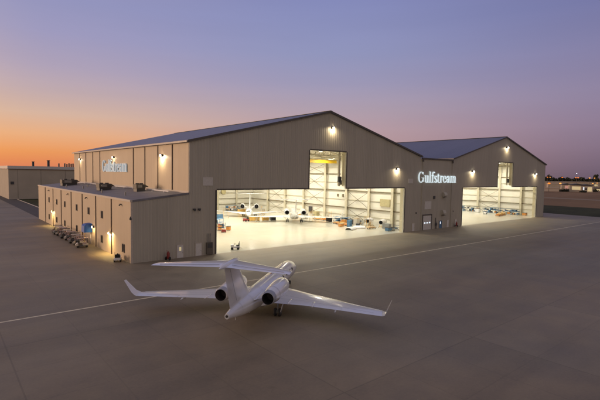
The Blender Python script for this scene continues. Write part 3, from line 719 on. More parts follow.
        g = MB(); g.bar((XF0-27.95,s*.6,7.735),(XF0-28.4,s*2.0,7.73),.035,.03); g.bar((XF0-28.4,s*2.0,7.725),(XF0-29.28,s*5.7,7.72),.03,.03); g.build('elevator_gap', MT['jetgrey'], tp)
        # main gear
        gx, gy = 17.7, s*2.15
        st = MB().cyl((XF0-gx,gy,1.35),(XF0-gx,gy,.45),.085,n=10).cyl((XF0-gx,gy-.28,.45),(XF0-gx,gy+.28,.45),.07,n=10).bar((XF0-gx+.5,gy,1.3),(XF0-gx,gy,.7),.06).build('main_landing_gear', MT['steel'], r, True)
        for w in (-1,1):
            wh = MB().lathe([(.25,-.13),(.40,-.13),(.45,-.07),(.45,.07),(.40,.13),(.25,.13)], 'y', 22, Matrix.Translation((XF0-gx,gy+w*.27,.45))).build('wheel', MT['black'], st, True, 40)
            MB().lathe([(.05,-.12),(.24,-.10),(.24,.10),(.05,.12)], 'y', 16, Matrix.Translation((XF0-gx,gy+w*.27,.45))).build('rim', MT['lip'], wh, True, 40) if False else None
            MB().lathe([(.23,-.135),(.24,.135)], 'y', 16, Matrix.Translation((XF0-gx,gy+w*.27,.45))).build('hub', MT['steel'], st, True, 40)
        MB().box(-.35,.35,-.02,.02,-.4,.4, Matrix.Translation((XF0-gx-.05,gy+s*.52,1.0)) @ Matrix.Rotation(R(-s*14),4,'X')).build('gear_door', W, st)
    # vertical fin + dorsal fillet + bullet
    def vring(le, te, z, tk, n=9):
        return [(p[0], p[1], z) for p in airfoil(le, te, 0, z, tk, n, True)]
    fn = MB().loft([vring(19.2,26.7,3.05,.05), vring(20.9,26.9,3.55,.07), vring(21.9,27.1,4.1,.09), vring(23.6,27.75,5.9,.10), vring(25.1,28.25,7.5,.105)]).build('tail_fin', W, r, True, 50)
    MB().bar((XF0-25.6,0.0,3.7),(XF0-27.2,0,7.3),.03,.62) if False else None
    g = MB()
    for s in (1,-1): g.bar((XF0-25.75,s*.25,3.9),(XF0-27.25,s*.155,7.2),.02,.04)
    g.build('rudder_gap', MT['jetgrey'], fn)
    b = MB(); b.loft([[(XF0-x, w*math.cos(t), 7.66+h*math.sin(t)) for t in (2*math.pi*i/18 for i in range(18))] for x,w,h in ((24.5,.02,.02),(24.8,.13,.14),(25.5,.24,.25),(26.8,.29,.30),(28.2,.24,.25),(29.0,.14,.15),(29.5,.03,.03))])
    b.build('tail_bullet', W, r, True, 60)
    # skin joints
    m = MB()
    for x in (3.7,9.2,14.6,19.3,22.4,24.9): patch(m, x, x+.028, 0, 359.9, off=.005, nx=1, na=40)
    m.build('skin_joint', MT['jetgrey'], r, True, 60)
    # nose gear
    st = MB().cyl((XF0-3.4,0,1.6),(XF0-3.4,0,.28),.06,n=8).cyl((XF0-3.4,-.16,.28),(XF0-3.4,.16,.28),.04,n=8).build('nose_landing_gear', MT['steel'], r, True)
    for w in (-1,1): MB().lathe([(.1,-.08),(.24,-.08),(.28,-.04),(.28,.04),(.24,.08),(.1,.08)], 'y', 18, Matrix.Translation((XF0-3.4,w*.17,.28))).build('wheel', MT['black'], st, True, 40)
    # cabin door, antennas
    m = MB(); 
    for q in ((4.55,4.57,-28,45),(5.43,5.45,-28,45)): patch(m, q[0], q[1], q[2], q[3], off=.012, nx=1)
    patch(m, 4.55, 5.45, -28, -26.8, off=.012, na=1); patch(m, 4.55, 5.45, 44, 45, off=.012, na=1); m.build('door_outline', MT['jetgrey'], r)
    for x, h in ((7.2,.30),(10.8,.36),(15.2,.28)): MB().prism([(XF0-x,3.63),(XF0-x-.35,3.63),(XF0-x-.34,3.64+h),(XF0-x-.18,3.64+h)], -.015, .015).build('antenna', W, r)
    MB().lathe([(.09,0),(.08,.06),(.03,.1)], 'z', 10, Matrix.Translation((XF0-13,0,3.65))).build('beacon', MT['red'], r, True)
    for x in (20.3,24.6): MB().cyl((XF0-x,.25,fus_at(x)[2]-fus_at(x)[3]+.05),(XF0-x-.1,.25,fus_at(x)[2]-fus_at(x)[3]-.35),.02,n=6).build('drain_mast', W, r)
    # sensible stripe under the belly
    m = MB()
    for a0 in (202, 338): patch(m, 5, 22, a0, a0+3, off=.006, nx=20, na=1)
    m.build('belly_stripe', MT['jetgrey'], r, True, 60)
    return r
main_jet = make_jet('white twin-engine T-tail jet parked outside on the apron, seen from behind', None, (3.19,-35.18,0), .667, 1.005)
jA = dup(main_jet, (64.2,61,0), R(236), 'white jet inside the nearer hangar, left of the two, nose towards the door', 1.05)
jB = dup(main_jet, (66.8,37.6,0), R(54), 'white jet inside the nearer hangar, right of the two, tail towards the door', 1.08)
main_jet['group'] = jA['group'] = jB['group'] = 'white business jets'

# ------------------------------------------------------------------ carts and equipment
def wheel(par, x, y, z, r, w, name='wheel'):
    MB().lathe([(r*.3,-w/2),(r*.85,-w/2),(r,-w/4),(r,w/4),(r*.85,w/2),(r*.3,w/2)], 'y', 14, Matrix.Translation((x,y,z))).build(name, MT['black'], par, True, 40)
def golf_cart(loc, rz, label):
    r = thing('golf_cart', label, 'golf cart', loc, rz, 'golf carts parked along the annex wall')
    C = MT['cream']
    MB().cbox(-1.1,1.0,-.55,.55,.22,.42,.05).build('floor_pan', MT['dark'], r)
    MB().prism([(.75,.40),(1.25,.40),(1.28,.60),(1.05,.86),(.80,1.0),(.74,.95)], -.56, .56).build('front_cowl', C, r)
    MB().cbox(-1.2,-.12,-.58,.58,.42,.78,.08).build('rear_body', C, r)
    MB().cbox(-.75,-.1,-.52,.52,.785,.92,.05).build('seat', MT['pink'], r)
    MB().cbox(-.84,-.72,-.52,.52,.95,1.35,.04,).build('seat_back', MT['pink'], r)
    MB().cbox(-1.15,.75,-.62,.62,1.88,1.97,.05).build('roof', MT['pink'], r)
    for x, y in ((.72,.52),(.72,-.52),(-1.0,.52),(-1.0,-.52)):
        MB().bar((x+(.14 if x>0 else -.08),y,.7),(x-(.06 if x>0 else 0),y,1.89),.045).build('roof_post', MT['dark'], r)
    MB().cyl((.78,.25,.9),(.5,.25,1.15),.02,n=6).lathe([(.17,-.015),(.19,0),(.17,.015)],'z',14,Matrix.Translation((.5,.25,1.15))@Matrix.Rotation(R(-50),4,'Y')).build('steering_wheel', MT['black'], r)
    for x in (.82,-.82):
        for y in (.5,-.5): wheel(r, x, y, .23, .23, .2)
    for y in (.38,-.38): MB().cyl((1.22,y,.62),(1.27,y,.62),.07,n=10).build('headlight', MT['lightrim'], r)
    return r
gc = golf_cart((-2.6,22.0,.0), R(170), 'cream golf cart nearest the camera in the row, in front of the blue awning')
names = ['second','third','fourth','fifth','sixth','seventh','eighth','ninth','tenth']
for k in range(9):
    g_ = dup(gc, (-2.3-.2*math.sin(k*2.1), 25.6+k*2.85+.25*math.sin(k*1.7), 0), R(160+9*math.sin(k*2.9)), f'golf cart in the row along the annex, {names[k]} from the near end')
    for ch in g_.children:                       # carts of several colours
        if ch.name.startswith(('rear_body','front_cowl','roof')) and not ch.name.startswith('roof_post') and k % 3:
            ch.data = ch.data.copy(); ch.data.materials.clear(); ch.data.materials.append(MT[('cream','steel','pink')[k % 3]] if not ch.name.startswith('roof') else MT[('white','dark','cream')[(k*2) % 3]])
def utility_tug(loc, rz, label):
    r = thing('ground_tug', label, 'tug', loc, rz)
    MB().cbox(-1.0,.9,-.55,.55,.3,.75,.08).build('chassis', MT['white'], r)
    MB().prism([(.2,.74),(.9,.74),(.85,1.0),(.3,1.05)], -.5, .5).build('engine_cover', MT['white'], r)
    MB().cbox(-.75,-.25,-.45,.45,.755,.95,.05).cbox(-.85,-.74,-.45,.45,.8,1.35,.04).build('seat', MT['black'], r)
    MB().cyl((.25,0,.9),(-.02,0,1.25),.025,n=6).lathe([(.16,-.015),(.18,0),(.16,.015)],'z',14,Matrix.Translation((-.02,0,1.25))@Matrix.Rotation(R(-50),4,'Y')).build('steering_wheel', MT['black'], r)
    MB().cyl((-.9,.4,.75),(-.9,.4,1.8),.03,n=6).cyl((-.9,-.4,.75),(-.9,-.4,1.6),.03,n=6).build('rear_post', MT['dark'], r)
    for x in (.6,-.65):
        for y in (.5,-.5): wheel(r, x, y, .28, .28, .22)
    MB().bar((-1.0,0,.35),(-1.5,0,.30),.08).build('tow_hook', MT['dark'], r)
    return r
ut = utility_tug((-1.2,3.4,0), R(70), 'small white open tug parked by the near corner of the tan annex wall')
d2 = dup(ut, (22.2,2.2,0), R(150), 'small open tug standing alone just inside the nearer hangar door')
dup(ut, (158.8,18.5,0), R(200), 'small open tug standing on the floor of the farther hangar')
def ext_cart(loc, rz, label, grp):
    r = thing('fire_extinguisher_cart', label, 'fire extinguisher', loc, rz, grp)
    MB().lathe([(.05,.22),(.22,.26),(.25,.4),(.25,1.15),(.18,1.3),(.06,1.36),(.06,1.45)],'z',16).build('cylinder', MT['red'], r, True)
    MB().bar((-.3,0,.3),(-.3,0,1.6),.04).bar((-.3,-.25,1.6),(-.3,.25,1.6),.04).bar((-.3,0,.3),(.3,0,.12),.05).build('frame', MT['red'], r)
    for y in (-.36,.36): wheel(r, -.1, y, .3, .3, .1)
    MB().cyl((.06,0,1.42),(.30,.05,1.1),.025,n=6).cyl((.30,.05,1.1),(.28,.05,.6),.025,n=6).build('hose', MT['black'], r)
    return r
e1 = ext_cart((6.4,-.75,0), R(30), 'red wheeled fire extinguisher against the taupe front wall of the annex', 'wheeled fire extinguishers')
e1.scale = (1.1,)*3
dup(e1, (103.0,-.8,0), R(10), 'red wheeled fire extinguisher at the foot of the wall left of the farther door')

# inside hangar things
def rack(loc, rz, label, L=4, W=1.1, H=1.8, shelves=3, m='bluec', seed=1, grp='equipment racks'):
    r = thing('equipment_rack', label, 'rack', loc, rz, grp); rn = random.Random(seed)
    for x in (-L/2,L/2):
        for y in (-W/2,W/2): MB().bar((x,y,.1),(x,y,H),.08).build('post', MT[m], r)
    for k in range(shelves):
        z = .25+(H-.3)*k/max(1,shelves-1)
        MB().box(-L/2,L/2,-W/2,W/2,z-.04,z).build('shelf', MT[m], r)
        if k < shelves-1:
            x = -L/2+.15
            while x < L/2-.5:
                w = rn.uniform(.35,.9); h = rn.uniform(.25,(H-.3)/(shelves-1)-.12)
                if rn.random() < .85: MB().cbox(x,min(x+w,L/2-.06),-W/2+.1,W/2-.12,z+.002,z+h,.03).build('bin', MT[rn.choice(['bluec','dark','steel','white','orange','bluec','wood'])], r)
                x += w+.12
    for x in (-L/2+.2,L/2-.2):
        for y in (-W/2+.1,W/2-.1): wheel(r, x, y, .1, .1, .06)
    return r
def crate(loc, rz, label, sx, sy, h, m, lid='steel'):
    r = thing('equipment_case', label, 'case', loc, rz, 'cases on the hangar floor')
    MB().cbox(-sx/2,sx/2,-sy/2,sy/2,.16,h,.05).build('body', MT[m], r)
    MB().cbox(-sx/2-.03,sx/2+.03,-sy/2-.03,sy/2+.03,h+.003,h+.10,.03).build('lid', MT[lid], r)
    for x in (-sx/2+.2,sx/2-.2):
        for y in (-sy/2+.15,sy/2-.15): wheel(r, x, y, .08, .08, .06)
    MB().bar((sx/2+.05,-.2,h*.6),(sx/2+.05,.2,h*.6),.04).build('handle', MT['dark'], r)
    return r
def pallet_load(loc, rz, label, L, W, m='orange', h=.7):
    r = thing('loaded_trolley', label, 'trolley', loc, rz, 'low trolleys on the hangar floor')
    MB().cbox(-L/2,L/2,-W/2,W/2,.28,.42,.03).build('deck', MT[m], r)
    for x in (-L/2+.4,L/2-.4):
        for y in (-W/2+.1,W/2-.1): wheel(r, x, y, .17, .17, .1)
    n = max(2,int(L/1.3))
    for k in range(n):
        x = -L/2+.2+(L-.4)*k/n
        MB().cbox(x,x+(L-.4)/n-.15,-W/2+.1,W/2-.1,.422,.42+h*(.6+.4*((k*7)%3)/2),.05).build('load', MT[(m,'wood','amber')[k%3]], r)
    MB().bar((L/2,0,.3),(L/2+1.1,0,.35),.07).build('drawbar', MT['dark'], r)
    return r
def engine_stand(loc, rz, label):
    r = thing('engine_on_stand', label, 'engine', loc, rz, 'engines on stands inside the nearer hangar')
    g = MB().lathe([(.55,-1.6),(.80,-1.45),(.92,-.8),(.92,.4),(.78,1.2),(.60,1.8)],'x',22,Matrix.Translation((0,0,1.75)),False,False); g.build('cowling', MT['white'], r, True, 60)
    MB().lathe([(.60,1.79),(.54,1.3),(.1,1.2)],'x',20,Matrix.Translation((0,0,1.75)),False,True).lathe([(.55,-1.59),(.5,-1.2),(.1,-1.1)],'x',20,Matrix.Translation((0,0,1.75)),False,True).build('duct', MT['black'], r, True)
    s = MB()
    for x in (-.9,.9):
        for y in (-.8,.8): s.bar((x,y,.15),(x,y*.75,1.5),.08)
        s.bar((x,-.8,.3),(x,.8,.3),.08)
    s.bar((-1.3,-.8,.2),(1.3,-.8,.2),.1); s.bar((-1.3,.8,.2),(1.3,.8,.2),.1); s.build('stand', MT['amber'], r)
    for x in (-1.2,1.2):
        for y in (-.8,.8): wheel(r, x, y, .1, .1, .08)
    return r
# nearer hangar, left: shelves by the jamb, far boxes, red tug
rack((35.3,31.0,0), R(40), 'tall rack with blue and grey bins behind the left door jamb of the nearer hangar', 3.2,1.2,2.0,3,'steel',3)
rack((38.6,38.5,0), R(35), 'second rack of blue bins, farther back along the left of the hangar floor', 4.2,1.2,2.4,3,'bluec',5)
pallet_load((33.9,27.2,0), R(60), 'trolley with orange loads just behind the left door jamb', 2.6,1.3,'red',.6)
rt = dup(ut, (53.4,46.5,0), R(190), 'red tug in front of the left indoor jet')
for ch in rt.children:
    if ch.name.startswith(('chassis','engine_cover')):
        ch.data = ch.data.copy(); ch.data.materials.clear(); ch.data.materials.append(MT['red'])
crate((56.6,46.6,0), R(-10), 'wide amber case beside the red tug', 3.6,1.2,1.25,'amber','amber')
crate((60.2,45.0,0), R(-10), 'smaller amber case to the right of the wide one', 2.2,1.1,1.15,'amber','wood')
crate((62.8,44.2,0), R(-10), 'grey case right of the amber cases under the wing', 1.8,1.1,1.2,'dark')
pallet_load((47,78,0), R(0), 'trolley with amber loads far back under the left jet wing', 6,1.6,'amber',1.2)
rack((41,80,0), R(0), 'rack against the back wall at the far left of the nearer hangar', 6,1.2,2.6,3,'steel',8)
rack((58,84.5,0), R(0), 'rack against the back wall behind the left jet', 8,1.2,2.6,3,'steel',9)
rack((72,84.5,0), R(0), 'rack against the back wall near the hangar corner', 8,1.2,2.4,3,'bluec',10)
# nearer hangar, right wall equipment
pallet_load((78.8,49,0), R(90), 'long orange trolley by the right wall behind the right jet', 8,1.6,'orange',.9)
pallet_load((79.0,38,0), R(90), 'second orange trolley by the right wall, nearer the door', 6,1.6,'orange',.7)
rack((79.4,27.6,0), R(90), 'long blue equipment rack in the middle of the right wall', 6.5,1.6,1.9,3,'bluec',12)
rack((79.8,21.3,0), R(90), 'dark equipment rack right of the long blue one', 3.6,1.6,1.7,3,'dark',13)
pallet_load((74.5,23.0,0), R(80), 'low orange and wood trolley before the blue rack', 7.5,1.5,'orange',.45)
engine_stand((80.0,15.8,0), R(200), 'white engine on an amber stand, left of two by the right wall')
engine_stand((80.0,10.5,0), R(200), 'white engine on an amber stand, right of two by the right wall')
def cowl(loc, rz, label):
    r = thing('engine_cowling', label, 'cowling', loc, rz, 'white cowlings laid on the hangar floor')
    g = MB(); n = 12
    ring = lambda rr, x: [(x, rr*math.cos(math.pi*i/n), .1+rr*.62*math.sin(math.pi*i/n)) for i in range(n+1)]+[(x, (rr-.06)*math.cos(math.pi*i/n), .1+(rr-.06)*.60*math.sin(math.pi*i/n)) for i in range(n,-1,-1)]
    g.loft([ring(1.0,-1.8),ring(1.25,-1),ring(1.25,.6),ring(.95,1.8)]); g.build('shell', MT['white'], r, True, 50)
    MB().bar((-1.6,-1.1,.06),(1.6,-1.1,.06),.1).bar((-1.6,1.1,.06),(1.6,1.1,.06),.1).build('cradle', MT['wood'], r)
    return r
cw = cowl((67.9,12.4,0), R(20), 'white curved cowling lying on the floor, left of two')
dup(cw, (72.2,13.2,0), R(-35), 'white curved cowling lying on the floor beside a blue case')
crate((71.8,16.8,0), R(10), 'tall blue case standing behind the white cowlings', 1.3,1.1,2.1,'bluec','bluec')
pallet_load((74.6,10.4,0), R(0), 'small wood and orange trolley between the cowlings and the engines', 3.2,1.2,'wood',.35)
crate((75.2,17.0,0), R(10), 'cream upright case behind the cowlings near the engines', 1.6,1.3,2.5,'cream','wood')
crate((74.9,4.2,0), R(5), 'blue case by the right door jamb, nearest the apron', 1.7,1.2,1.0,'bluec','dark')
crate((77.1,4.6,0), R(5), 'grey-blue case beside the right door jamb', 1.5,1.2,.9,'steel','dark')
rack((80.2,5.2,0), R(90), 'low grey rack against the right wall near the door jamb', 3.4,1.3,1.3,2,'steel',22)
# wall fixtures inside nearer hangar
pv = MB().box(X6-T-.5,X6-T-.09,10.3,14.2,6.3,8.6).build('wall_louvre', MT['louv'], h1)
MB().box(X6-T-.8,X6-T-.09,47.0,48.4,1.9,4.0).build('wall_cabinet', MT['dark'], h1)
for y in (33.5,31): MB().box(X6-T-.4,X6-T-.09,y-.3,y+.3,8.4,9.4).build('wall_box', MT['brace'], h1)
MB().cyl((68.0,DEP-T-.5,8.0),(68.0,DEP-T-1.1,8.0),1.1,n=18).build('exhaust_fan', MT['louv'], h1)
MB().box(X6-T-1.6,X6-T-.1,43,45,.0,2.4).build('wall_locker', MT['louv'], h1)
# bridge crane
cr = thing('bridge_crane', 'yellow overhead bridge crane with hoist, seen at the top of the nearer tail slot', 'crane', (0,0,0))
MB().box(X1+2,X6-2,33.0,33.6,20.0,21.0).box(X1+2,X6-2,35.2,35.8,20.0,21.0).build('bridge_girder', MT['crane'], cr)
MB().box(64.4,67.6,32.6,36.2,21.02,21.5).build('trolley', MT['crane'], cr)
hb = MB().cbox(65.2,67.2,33.7,35.1,18.9,20.3,.1).build('hoist', MT['crane'], cr)
MB().cyl((66.2,34.4,18.9),(66.2,34.4,15.5),.05,n=6).box(66.0,66.4,34.2,34.6,15.0,15.5).build('hook_block', MT['dark'], hb)
# suspended tail dock masts
td = thing('tail_dock', 'cream telescoping access mast and platform hanging inside the tail slot', 'access platform', (66,14,0))
MB().box(-.9,-.55,-.3,.3,13.2,24).box(.55,.9,-.3,.3,13.2,24).build('mast', MT['steel_w'], td)
MB().box(-1.7,1.7,-1.0,1.0,13.0,13.19).build('platform', MT['steel_w'], td)
q = MB(); [q.bar((x,y,13.2),(x,y,14.3),.06) for x in (-1.6,0,1.6) for y in (-.95,.95)]; q.bar((-1.6,-.95,14.3),(1.6,-.95,14.3),.06).bar((-1.6,.95,14.3),(1.6,.95,14.3),.06); q.build('railing', MT['brace'], td)
MB().cbox(-2.0,-1.2,-.5,.5,13.2,14.4,.08).build('control_box', MT['dark'], td)
t2 = dup(td, (133.8,14,0), 0, 'cream access mast and platform hanging inside the farther tail slot')
dh = thing('door_hoist', 'dark motor box on a cream post beside the right edge of the nearer tail slot', 'hoist', (X4-.7,1.8,0))
MB().box(-.25,.25,-.2,.2,13.2,24).build('post', MT['steel_w'], dh); MB().cbox(-.75,.1,-.9,-.22,14.2,15.6,.08).build('motor_box', MT['dark'], dh)
dh2 = dup(dh, (XA-.8,1.8,0), 0, 'dark motor box on a cream post beside the right edge of the farther tail slot')
dh['group'] = dh2['group'] = 'door hoists'; td['group'] = t2['group'] = 'hanging access platforms'
# work stands and more gear
def work_stand(loc, rz, label, h=2.4, m='amber'):
    r = thing('work_stand', label, 'work stand', loc, rz, 'work stands on the hangar floor')
    f = MB()
    for x in (-.9,.9):
        for y in (-.5,.5): f.bar((x,y,.1),(x*.85,y,h),.07)
    f.bar((-.9,-.5,.3),(.9,.5,.3),.05); f.build('frame', MT[m], r)
    MB().box(-.85,.85,-.55,.55,h,h+.08).build('platform', MT['steel'], r)
    g = MB()
    for x in (-.8,0,.8): g.bar((x,.52,h),(x,.52,h+1.05),.045)
    g.bar((-.8,.52,h+1.05),(.8,.52,h+1.05),.045).bar((-.8,.52,h+.55),(.8,.52,h+.55),.04); g.build('railing', MT[m], r)
    s_ = MB(); s_.bar((.9,-.3,h),(2.2,-.3,.1),.08).bar((.9,.3,h),(2.2,.3,.1),.08)
    for k in range(1,7): t = k/7; s_.box(.9+1.3*t-.1,.9+1.3*t+.1,-.3,.3,h*(1-t)-.02,h*(1-t)+.02)
    s_.build('stair', MT['steel'], r)
    for x in (-.9,.9):
        for y in (-.5,.5): wheel(r, x, y, .1, .1, .07)
    return r
w0 = work_stand((57.5,44.5,0), R(200), 'amber work stand between the two indoor jets')
for (x,y,a,l) in ((53.5,60,150,'amber work stand beside the left wing of the left indoor jet'),(73.5,36.0,20,'amber work stand off the right side of the tail-on indoor jet'),(79.6,33.2,90,'amber work stand against the right wall before the orange trolleys'),(76.6,13.6,100,'amber work stand next to the stored engines'),(71,62,40,'amber work stand deep in the nearer hangar behind both jets'),(45.5,66,10,'amber work stand far back at the left of the nearer hangar')):
    dup(w0, (x,y,0), R(a), l)
for k,(x,y,a,sx,sy,h,m,l) in enumerate(((50.0,58,0,2,1.2,1.6,'bluec','blue case under the left wing of the left indoor jet'),(44.6,60.5,0,3.4,1.2,1.5,'dark','long dark case left of the left indoor jet'),(48.2,60.0,0,1.6,1.2,1.3,'amber','amber case left of the left indoor jet'),
    (77.2,44.5,90,2.6,1.2,1.5,'steel','steel case by the right wall behind the tail-on jet'),(76.6,30.8,90,2,1.1,1.4,'dark','dark case by the right wall before the blue rack'),(77.3,24.5,90,1.6,1.1,1.3,'orange','orange case in front of the blue rack'),
    (77.6,20.0,90,2.2,1.2,1.8,'dark','dark tall case left of the stored engines'),(73.2,14.6,20,1.1,.9,1.2,'dark','small dark case beside the cowlings'),(70.2,18.8,0,1.5,1.0,1.0,'orange','orange case behind the cowlings'),
    (78.4,7.6,90,2.6,1.2,1.6,'steel','steel case between the engines and the low rack'),(64.8,47.8,0,2.4,1.1,1.1,'steel','steel case beyond the grey case under the wing'),(66.5,70,0,3,1.4,1.8,'amber','amber case deep behind the left indoor jet'),
    (37.2,34.5,40,1.8,1.1,1.4,'red','red case between the two racks at the left of the floor'),(36.8,29.6,40,1.2,1,1.1,'orange','orange case beside the rack at the left door jamb'))):
    crate((x,y,0), R(a), l, sx, sy, h, m, ('steel','dark','wood')[k%3])
# farther hangar
for k, (y, L, m, lb) in enumerate(((36,6,'bluec','blue rack farthest in along the right wall of the farther hangar'),(29,5,'dark','dark rack second farthest along the wall of the farther hangar'),(20.5,6.5,'bluec','long blue rack left of centre in the farther hangar'),(13.6,6,'bluec','long blue rack right of centre in the farther hangar'),(9.2,2.6,'steel','short steel rack near the right jamb of the farther hangar'))):
    rack((167.6,y,0), R(90), lb, L,1.8,2.6,3,m,30+k)
pallet_load((157.8,11.2,0), R(8), 'long orange trolley on the floor of the farther hangar', 8.5,1.7,'orange',.8)
pallet_load((160,36,0), R(60), 'orange trolley far back in the farther hangar', 6,1.5,'orange',.5)
crate((168.2,5.8,0), R(90), 'orange case beside the right jamb of the farther hangar', 1.6,1.4,1.1,'orange','dark')
crate((166.2,26.0,0), R(90), 'white case among the racks of the farther hangar', 1.8,1.6,1.6,'white','dark')
crate((154,41,0), R(0), 'amber upright case at the left in the farther hangar', 1.2,1.2,2.6,'amber','red')
rack((164,41,0), R(60), 'blue rack at the far left of the farther hangar', 6,1.6,2.0,3,'bluec',44)

# ------------------------------------------------------------------ far right background
dv = Vector((.945,.327,0)); dn = Vector((-.327,.945,0))     # away from camera / across to the left
B0 = Vector((-25.8,-76.5,0))
def far(u, dist):
    """ground position on the sight line of horizontal image position u"""
    a = math.atan((u-300)/438.5)+.6945; return (B0.x+dist*math.sin(a), B0.y+dist*math.cos(a), 0)
def shed(u, dist, w, d, h, label, wallm, roofm='dark', wins=(), rise=1.5):
    x, y, _ = far(u, dist); r = thing('distant_building', label, 'building', (x,y,0), R(-62), 'buildings across the airfield')
    MB().box(-w/2,w/2,0,d,0,h).build('wall', MT[wallm], r)
    MB().prism([(-w/2-.5,h+.01),(w/2+.5,h+.01),(w/2+.5,h+.5),(0,h+.5+rise),(-w/2-.5,h+.5)], -.6, d+.6).build('roof', MT[roofm], r)
    for a, b, z0, z1, m in wins: MB().box(w*a,w*b,-.1,-.004,z0,z1).build('window', MT[m], r)
    return r
shed(551, 640, 17, 10, 4.2, 'long low white shed at the right end of the farther hangar', 'lightrim', 'lightrim', (), .3)
shed(566.5, 660, 12, 12, 8.5, 'grey block with a pinkish lit window across the airfield', 'clad_far', 'dark', ((-.2,.35,3.5,7.5,'litp'),))
shed(577, 650, 17, 14, 8.5, 'wide pale building with a long lit window across the airfield', 'clad_far', 'dark', ((-.35,.25,2.8,6.8,'lit'),(.36,.42,1,7.5,'glow')))
shed(586.5, 650, 13, 14, 8.0, 'pale building with a bright doorway right of the long lit one', 'lightrim', 'dark', ((-.3,-.22,1,6.5,'glow'),(.05,.4,1,6.5,'lit'),(-.15,0,3,5,'glassd')))
shed(559, 760, 30, 16, 8.5, 'long dim roof behind the left lamps across the airfield', 'clad_far', 'lightrim', (), .8)
shed(598, 700, 16, 12, 4.5, 'low grey shed at the right edge of the picture', 'lightrim', 'dark', ((-.3,.2,1.4,3.2,'lit'),), .4)
shed(585, 860, 120, 20, 11, 'very long pale terminal roof beyond the other airfield buildings', 'clad_far', 'lightrim', ((-.25,-.15,5,8,'lit'),(.1,.14,5,8,'lit'),(.3,.33,5,8,'lit')), .6)
def street_lamp(u, dist, h, label, m='sodium', s=1.0, heads=1):
    r = thing('street_lamp', label, 'street lamp', far(u,dist), 0, 'lamps across the airfield')
    MB().cyl((0,0,0),(0,0,h),.28,.16,n=8).build('pole', MT['dark'], r)
    for k in range(heads):
        off = (k-(heads-1)/2)*3.2; v = dn*off*-1
        MB().bar((0,0,h),(v.x,v.y,h+.1),.2).build('arm', MT['dark'], r) if heads > 1 else None
        MB().lathe([(.25*s,.55*s),(.8*s,.35*s),(1.0*s,0),(.8*s,-.35*s),(.25*s,-.5*s)],'z',12,Matrix.Translation((v.x-.6,v.y-.2,h))).build('lamp_head', MT[m], r, True)
for a in ((548.5,630,10.2,'brightest low orange lamp, just right of the farther hangar corner','sodium',1.6),(559.7,640,10.4,'low amber lamp, second from the hangar corner','sodium2',1.35),
          (546.6,840,18.4,'high orange lamp closest to the hangar corner','sodium',1.0),(549.2,840,18.4,'high amber lamp right above the brightest low one','sodium2',1.0),
          (561.3,840,18.6,'high orange lamp standing alone above the second low one','sodium',1.15),(588.6,840,18.2,'high orange lamp left of the last high pair','sodium2',1.25),
          (593.6,850,18.2,'high amber lamp right of the other, near the picture edge','sodium2',1.0),(592,720,10.5,'low amber lamp above the edge shed, left one','sodium2',1.0),(596.4,720,11.2,'low amber lamp nearest the right picture edge','sodium2',.9),(599,850,16.8,'dim lamp at the very right edge','sodium2',.6)):
    street_lamp(*a)
street_lamp(576, 840, 18.4, 'double-headed orange lamp in the middle of the far lamps', 'sodium', 1.15, 2)
street_lamp(575.5, 900, 26.2, 'tall mast with a white beacon above the double lamp', 'whitelamp', .75)
# wood on the horizon
rn = random.Random(3); w = MB(); 
def leafclump(mb, c, s):
    for _ in range(3):
        a = Vector((rn.uniform(-1,1),rn.uniform(-1,1),rn.uniform(-1,1))).normalized(); b = a.orthogonal().normalized(); d = a.cross(b)
        p = c + Vector((rn.uniform(-1,1),rn.uniform(-1,1),rn.uniform(-1,1)))*s*.5
        mb.add([p-b*s*.6-d*s*.4, p+b*s*.6-d*s*.3, p+d*s*.7], [(0,1,2)])
for k in range(3200):
    u = rn.uniform(505,640); dist = rn.uniform(960,1040); x, y, _ = far(u, dist)
    top = 16.5 + 1.6*math.sin(u*.9) + 1.2*math.sin(u*.37+1) + 1.0*math.sin(u*2.3) + (4.5 if abs(u-549) < 1.6 else 0) + (5 if abs(u-594.5) < 1.8 else 0)
    for q in range(3): leafclump(w, Vector((x,y,rn.uniform(0,top) if q else top-abs(rn.gauss(0,1.6)))), rn.uniform(1.2,2.6))
for k in range(1300):
    u = rn.uniform(-60,30); dist = rn.uniform(900,1000); x, y, _ = far(u, dist)
    leafclump(w, Vector((x,y,rn.uniform(0,14))), 4)
tag(w.build('distant_woods', MT['leaf']), 'dark line of distant woods along the horizon', 'woods', kind='stuff')
for (u,dist,s,lb) in ((566,655,1,'dark bush right of the long low white shed'),(562,648,.8,'low dark shrub by the white shed'),(583,640,.6,'small shrub before the lit building'),(593,690,1.0,'dark shrub at the right of the lit doorway building')):
    t = thing('bush', lb, 'bush', far(u,dist), 0, 'bushes across the airfield')
    b = MB()
    for _ in range(70):
        a = rn.uniform(0,6.28); q = rn.random()**.5*6*s; leafclump(b, Vector((q*math.cos(a),q*math.sin(a),rn.uniform(.3,4.2*s)*(1-q/(9*s)))), 1.3)
    b.build('crown', MT['leaf'], t); MB().cyl((0,0,0),(0,0,2*s),.3,.15,n=6).build('trunk', MT['trunk'], t)

